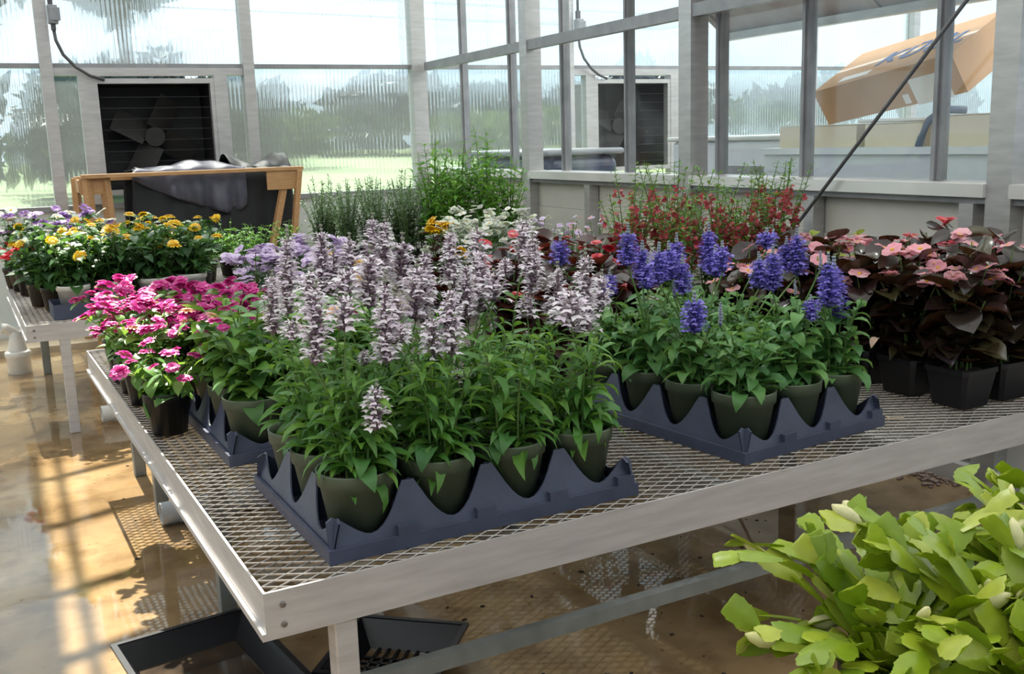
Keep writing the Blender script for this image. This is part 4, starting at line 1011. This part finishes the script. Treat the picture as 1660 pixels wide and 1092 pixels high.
for k in range(170):
    x, y = rnd.uniform(.2, 2.2), rnd.uniform(1.5, 4.0); s = rnd.uniform(.0014, .0042); a = rnd.uniform(0, 6)
    gm.box(-s*1.6, s*1.6, -s, s, 0, s*.7, T=Matrix.Translation((x, y, 0)) @ Matrix.Rotation(a, 4, 'Z'))
tag(part('floor_debris', gm, M['soil']), 'dark plant crumbs scattered on the wet floor', 'debris')['kind'] = 'stuff'

# ================================================================= CHRISTMAS CACTI in the foreground
def seg_mesh(Ln, W, th, bud=False):
    ts = (0, .12, .26, .40, .46, .52, .66, .74, .80, .92, .97, 1.0)
    ws = (.34, .52, .72, .88, .98, .90, .98, 1.04, .94, .92, .84, .50)
    mb = MB(); n = len(ts)
    for sg in (1, -1):
        vs = []; fs = []
        for t_, w_ in zip(ts, ws):
            x = t_*Ln; wd = W/2*w_; h = th*(1-.3*t_); b_ = -.10*x*x/Ln
            if t_ == 1.0: x -= Ln*.02
            vs += [(x-(Ln*.03 if t_ > .9 else 0)*0, wd, b_), (x, wd*.45, b_+sg*h*.45), (x-(Ln*.03 if t_ == 1.0 else 0), 0, b_+sg*h*.9), (x, -wd*.45, b_+sg*h*.45), (x, -wd, b_)]
        for i in range(n-1):
            for j in range(4):
                q = (i*5+j, i*5+j+1, (i+1)*5+j+1, (i+1)*5+j); fs.append(q if sg < 0 else q[::-1])
        mb.add(vs, fs)
    return mb.mesh('segment', M['cactus'], True)
SEG = [seg_mesh(.046, .034, .0026), seg_mesh(.052, .032, .0026), seg_mesh(.040, .035, .0026)]
SEGB = MB().tube([(0, 0, 0), (.006, 0, 0), (.016, 0, 0), (.026, 0, .001), (.033, 0, .002)], [.003, .007, .0085, .006, .001], 8).mesh('bud', M['cactus_bud'], True)
SEGT = MB().tube([(0, 0, 0), (.006, 0, 0), (.014, 0, 0), (.022, 0, .001), (.028, 0, .002)], [.002, .004, .005, .004, .001], 8).mesh('bud', M['cactus_bud'], True)
t = thing('near_bench', 'metal bench under the Christmas cacti', 'bench', (0, 0, 0))
boxpart('bench_top', (.74, 1.6, -.2, .80, .42, .45), M['alu_bench'], t)
for x, y in ((.80, -.15), (1.55, -.15), (.80, .75), (1.55, .75)): boxpart('leg', (x-.02, x+.02, y-.02, y+.02, 0, .42), M['alu_bench'], t)
rnd = random.Random(77)
def cactus(x, y, n, reach, up):
    t = thing('christmas_cactus', 'yellow green Christmas cactus with flat jointed segments', 'cactus', (x, y, .45), 0, 'Christmas cacti on the near bench')
    link('pot', POTS_, t); link('soil', SOILS, t)
    for k in range(n):
        az = 2.4*k+rnd.uniform(-.4, .4); el = rnd.uniform(.55, 1.45); p = Vector((.02*math.cos(az), .02*math.sin(az), .088))
        ns = rnd.choice((3, 4, 4, 5)) if el > .9 else rnd.choice((3, 4))
        for j in range(ns):
            s = rnd.uniform(.9, 1.2)*up; m_ = rnd.choice(SEG)
            T = orient(p, az, el, rnd.uniform(-.6, .6), s); link('segment', m_, t, T)
            p = T@Vector((.040, 0, -.003)); el -= rnd.uniform(.05, .38)*reach; az += rnd.uniform(-.3, .3)
            if j == ns-1:
                for q in range(rnd.choice((1, 1, 2))):
                    T2 = orient(p, az+rnd.uniform(-.8, .8), el+rnd.uniform(-.2, .5), rnd.uniform(-1.4, 1.4), s*rnd.uniform(.6, .95))
                    link('segment', rnd.choice(SEG), t, T2)
                if rnd.random() < .22: link('bud', rnd.choice((SEGB, SEGT)), t, orient(p, az, el+.1, rnd.uniform(-1, 1), s))
for (x, y) in ((.78, .71), (.90, .67), (1.02, .69), (.84, .56), (.97, .54), (1.09, .57), (1.13, .72)): cactus(x, y, 50, 1.15, .95)

# ================================================================= TREES outside
def blob_tree(name, label, x, y, h, r, m, group, seed, trunk=True, n=900, flat_=1.0, leaf=.4):
    rnd = random.Random(seed); z0 = bank_z(y)
    t = thing(name, label, 'tree', (x, y, z0), 0, group)
    mb = MB(); cl_ = [(Vector((rnd.gauss(0, .45)*r, rnd.gauss(0, .45)*r, h*(.62+rnd.gauss(0, .16)*flat_))), r*rnd.uniform(.35, .6)) for _ in range(9)]
    for k in range(n):
        c, rr = rnd.choice(cl_); d = Vector((rnd.gauss(0, 1), rnd.gauss(0, 1), rnd.gauss(0, 1))).normalized()
        p = c+d*rr*rnd.uniform(.6, 1.05); p.z = max(p.z, .1); s = leaf*rnd.uniform(.6, 1.3)
        T = Matrix.Translation(p) @ Euler((rnd.uniform(0, 6), rnd.uniform(0, 6), rnd.uniform(0, 6))).to_matrix().to_4x4()
        mb.add([T@Vector(v) for v in ((-s, 0, 0), (0, -s*.5, s*.12), (s, 0, 0), (0, s*.5, s*.12))], [(0, 1, 2, 3)])
    o = part('crown', mb, m, t); o['kind'] = 'stuff'
    if trunk: part('trunk', MB().tube([(0, 0, 0), (.05, 0, h*.35), (0, 0, h*.7)], [.05*h*.5, .04*h*.5, .015*h], 8), M['bark'], t, True)
blob_tree('shade_tree', 'dark green tree standing outside the ribbed end wall', 2.3, 21, 6.3, 1.25, M['tree'], None, 1, n=1500, leaf=.26)
blob_tree('shade_tree', 'dark tree at the edge of the ribbed wall', -.9, 21, 5.6, 1.2, M['tree'], None, 2, n=1300, leaf=.26)
for k, (x, y, h, r_) in enumerate(((-.2, 14, 1.7, .9), (1.5, 16.5, 1.6, 1.1), (-1.9, 15, 2.0, 1.0), (3.4, 19, 1.6, 1.0))):
    blob_tree('shrub', 'dark shrub outside the ribbed end wall', x, y, h, r_, M['tree'], 'dark shrubs outside the end wall', 10+k, False, 900, leaf=.2)
for k in range(7):
    blob_tree('meadow_shrub', 'light green shrub on the bank outside', 1.2+k*2.6, 20+2.5*(k % 3), .95, .9, M['shrub'], 'light green shrubs outside', 20+k, False, 600, .8, .22)
for k in range(16):
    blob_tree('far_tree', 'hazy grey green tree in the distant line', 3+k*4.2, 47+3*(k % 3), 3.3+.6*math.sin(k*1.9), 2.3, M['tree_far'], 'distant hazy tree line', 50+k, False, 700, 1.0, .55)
t = thing('utility_pole', 'faint utility pole with crossarm beyond the meadow', 'pole', (14.3, 38, 1.4))
part('mast', MB().tube([(0, 0, 0), (0, 0, 6.2)], .12, 8), M['bark'], t); boxpart('crossarm', (-1.0, 1.0, -.06, .06, 5.7, 5.85), M['bark'], t)
for k, z in enumerate((4.4, 5.0, 5.6)): part('wire', MB().tube([(-22, 0, z+1.6), (-11, 0, z+.2), (0, 0, z), (12, 0, z-.2), (24, 0, z+1.2)], .03, 4), M['cable'], t)
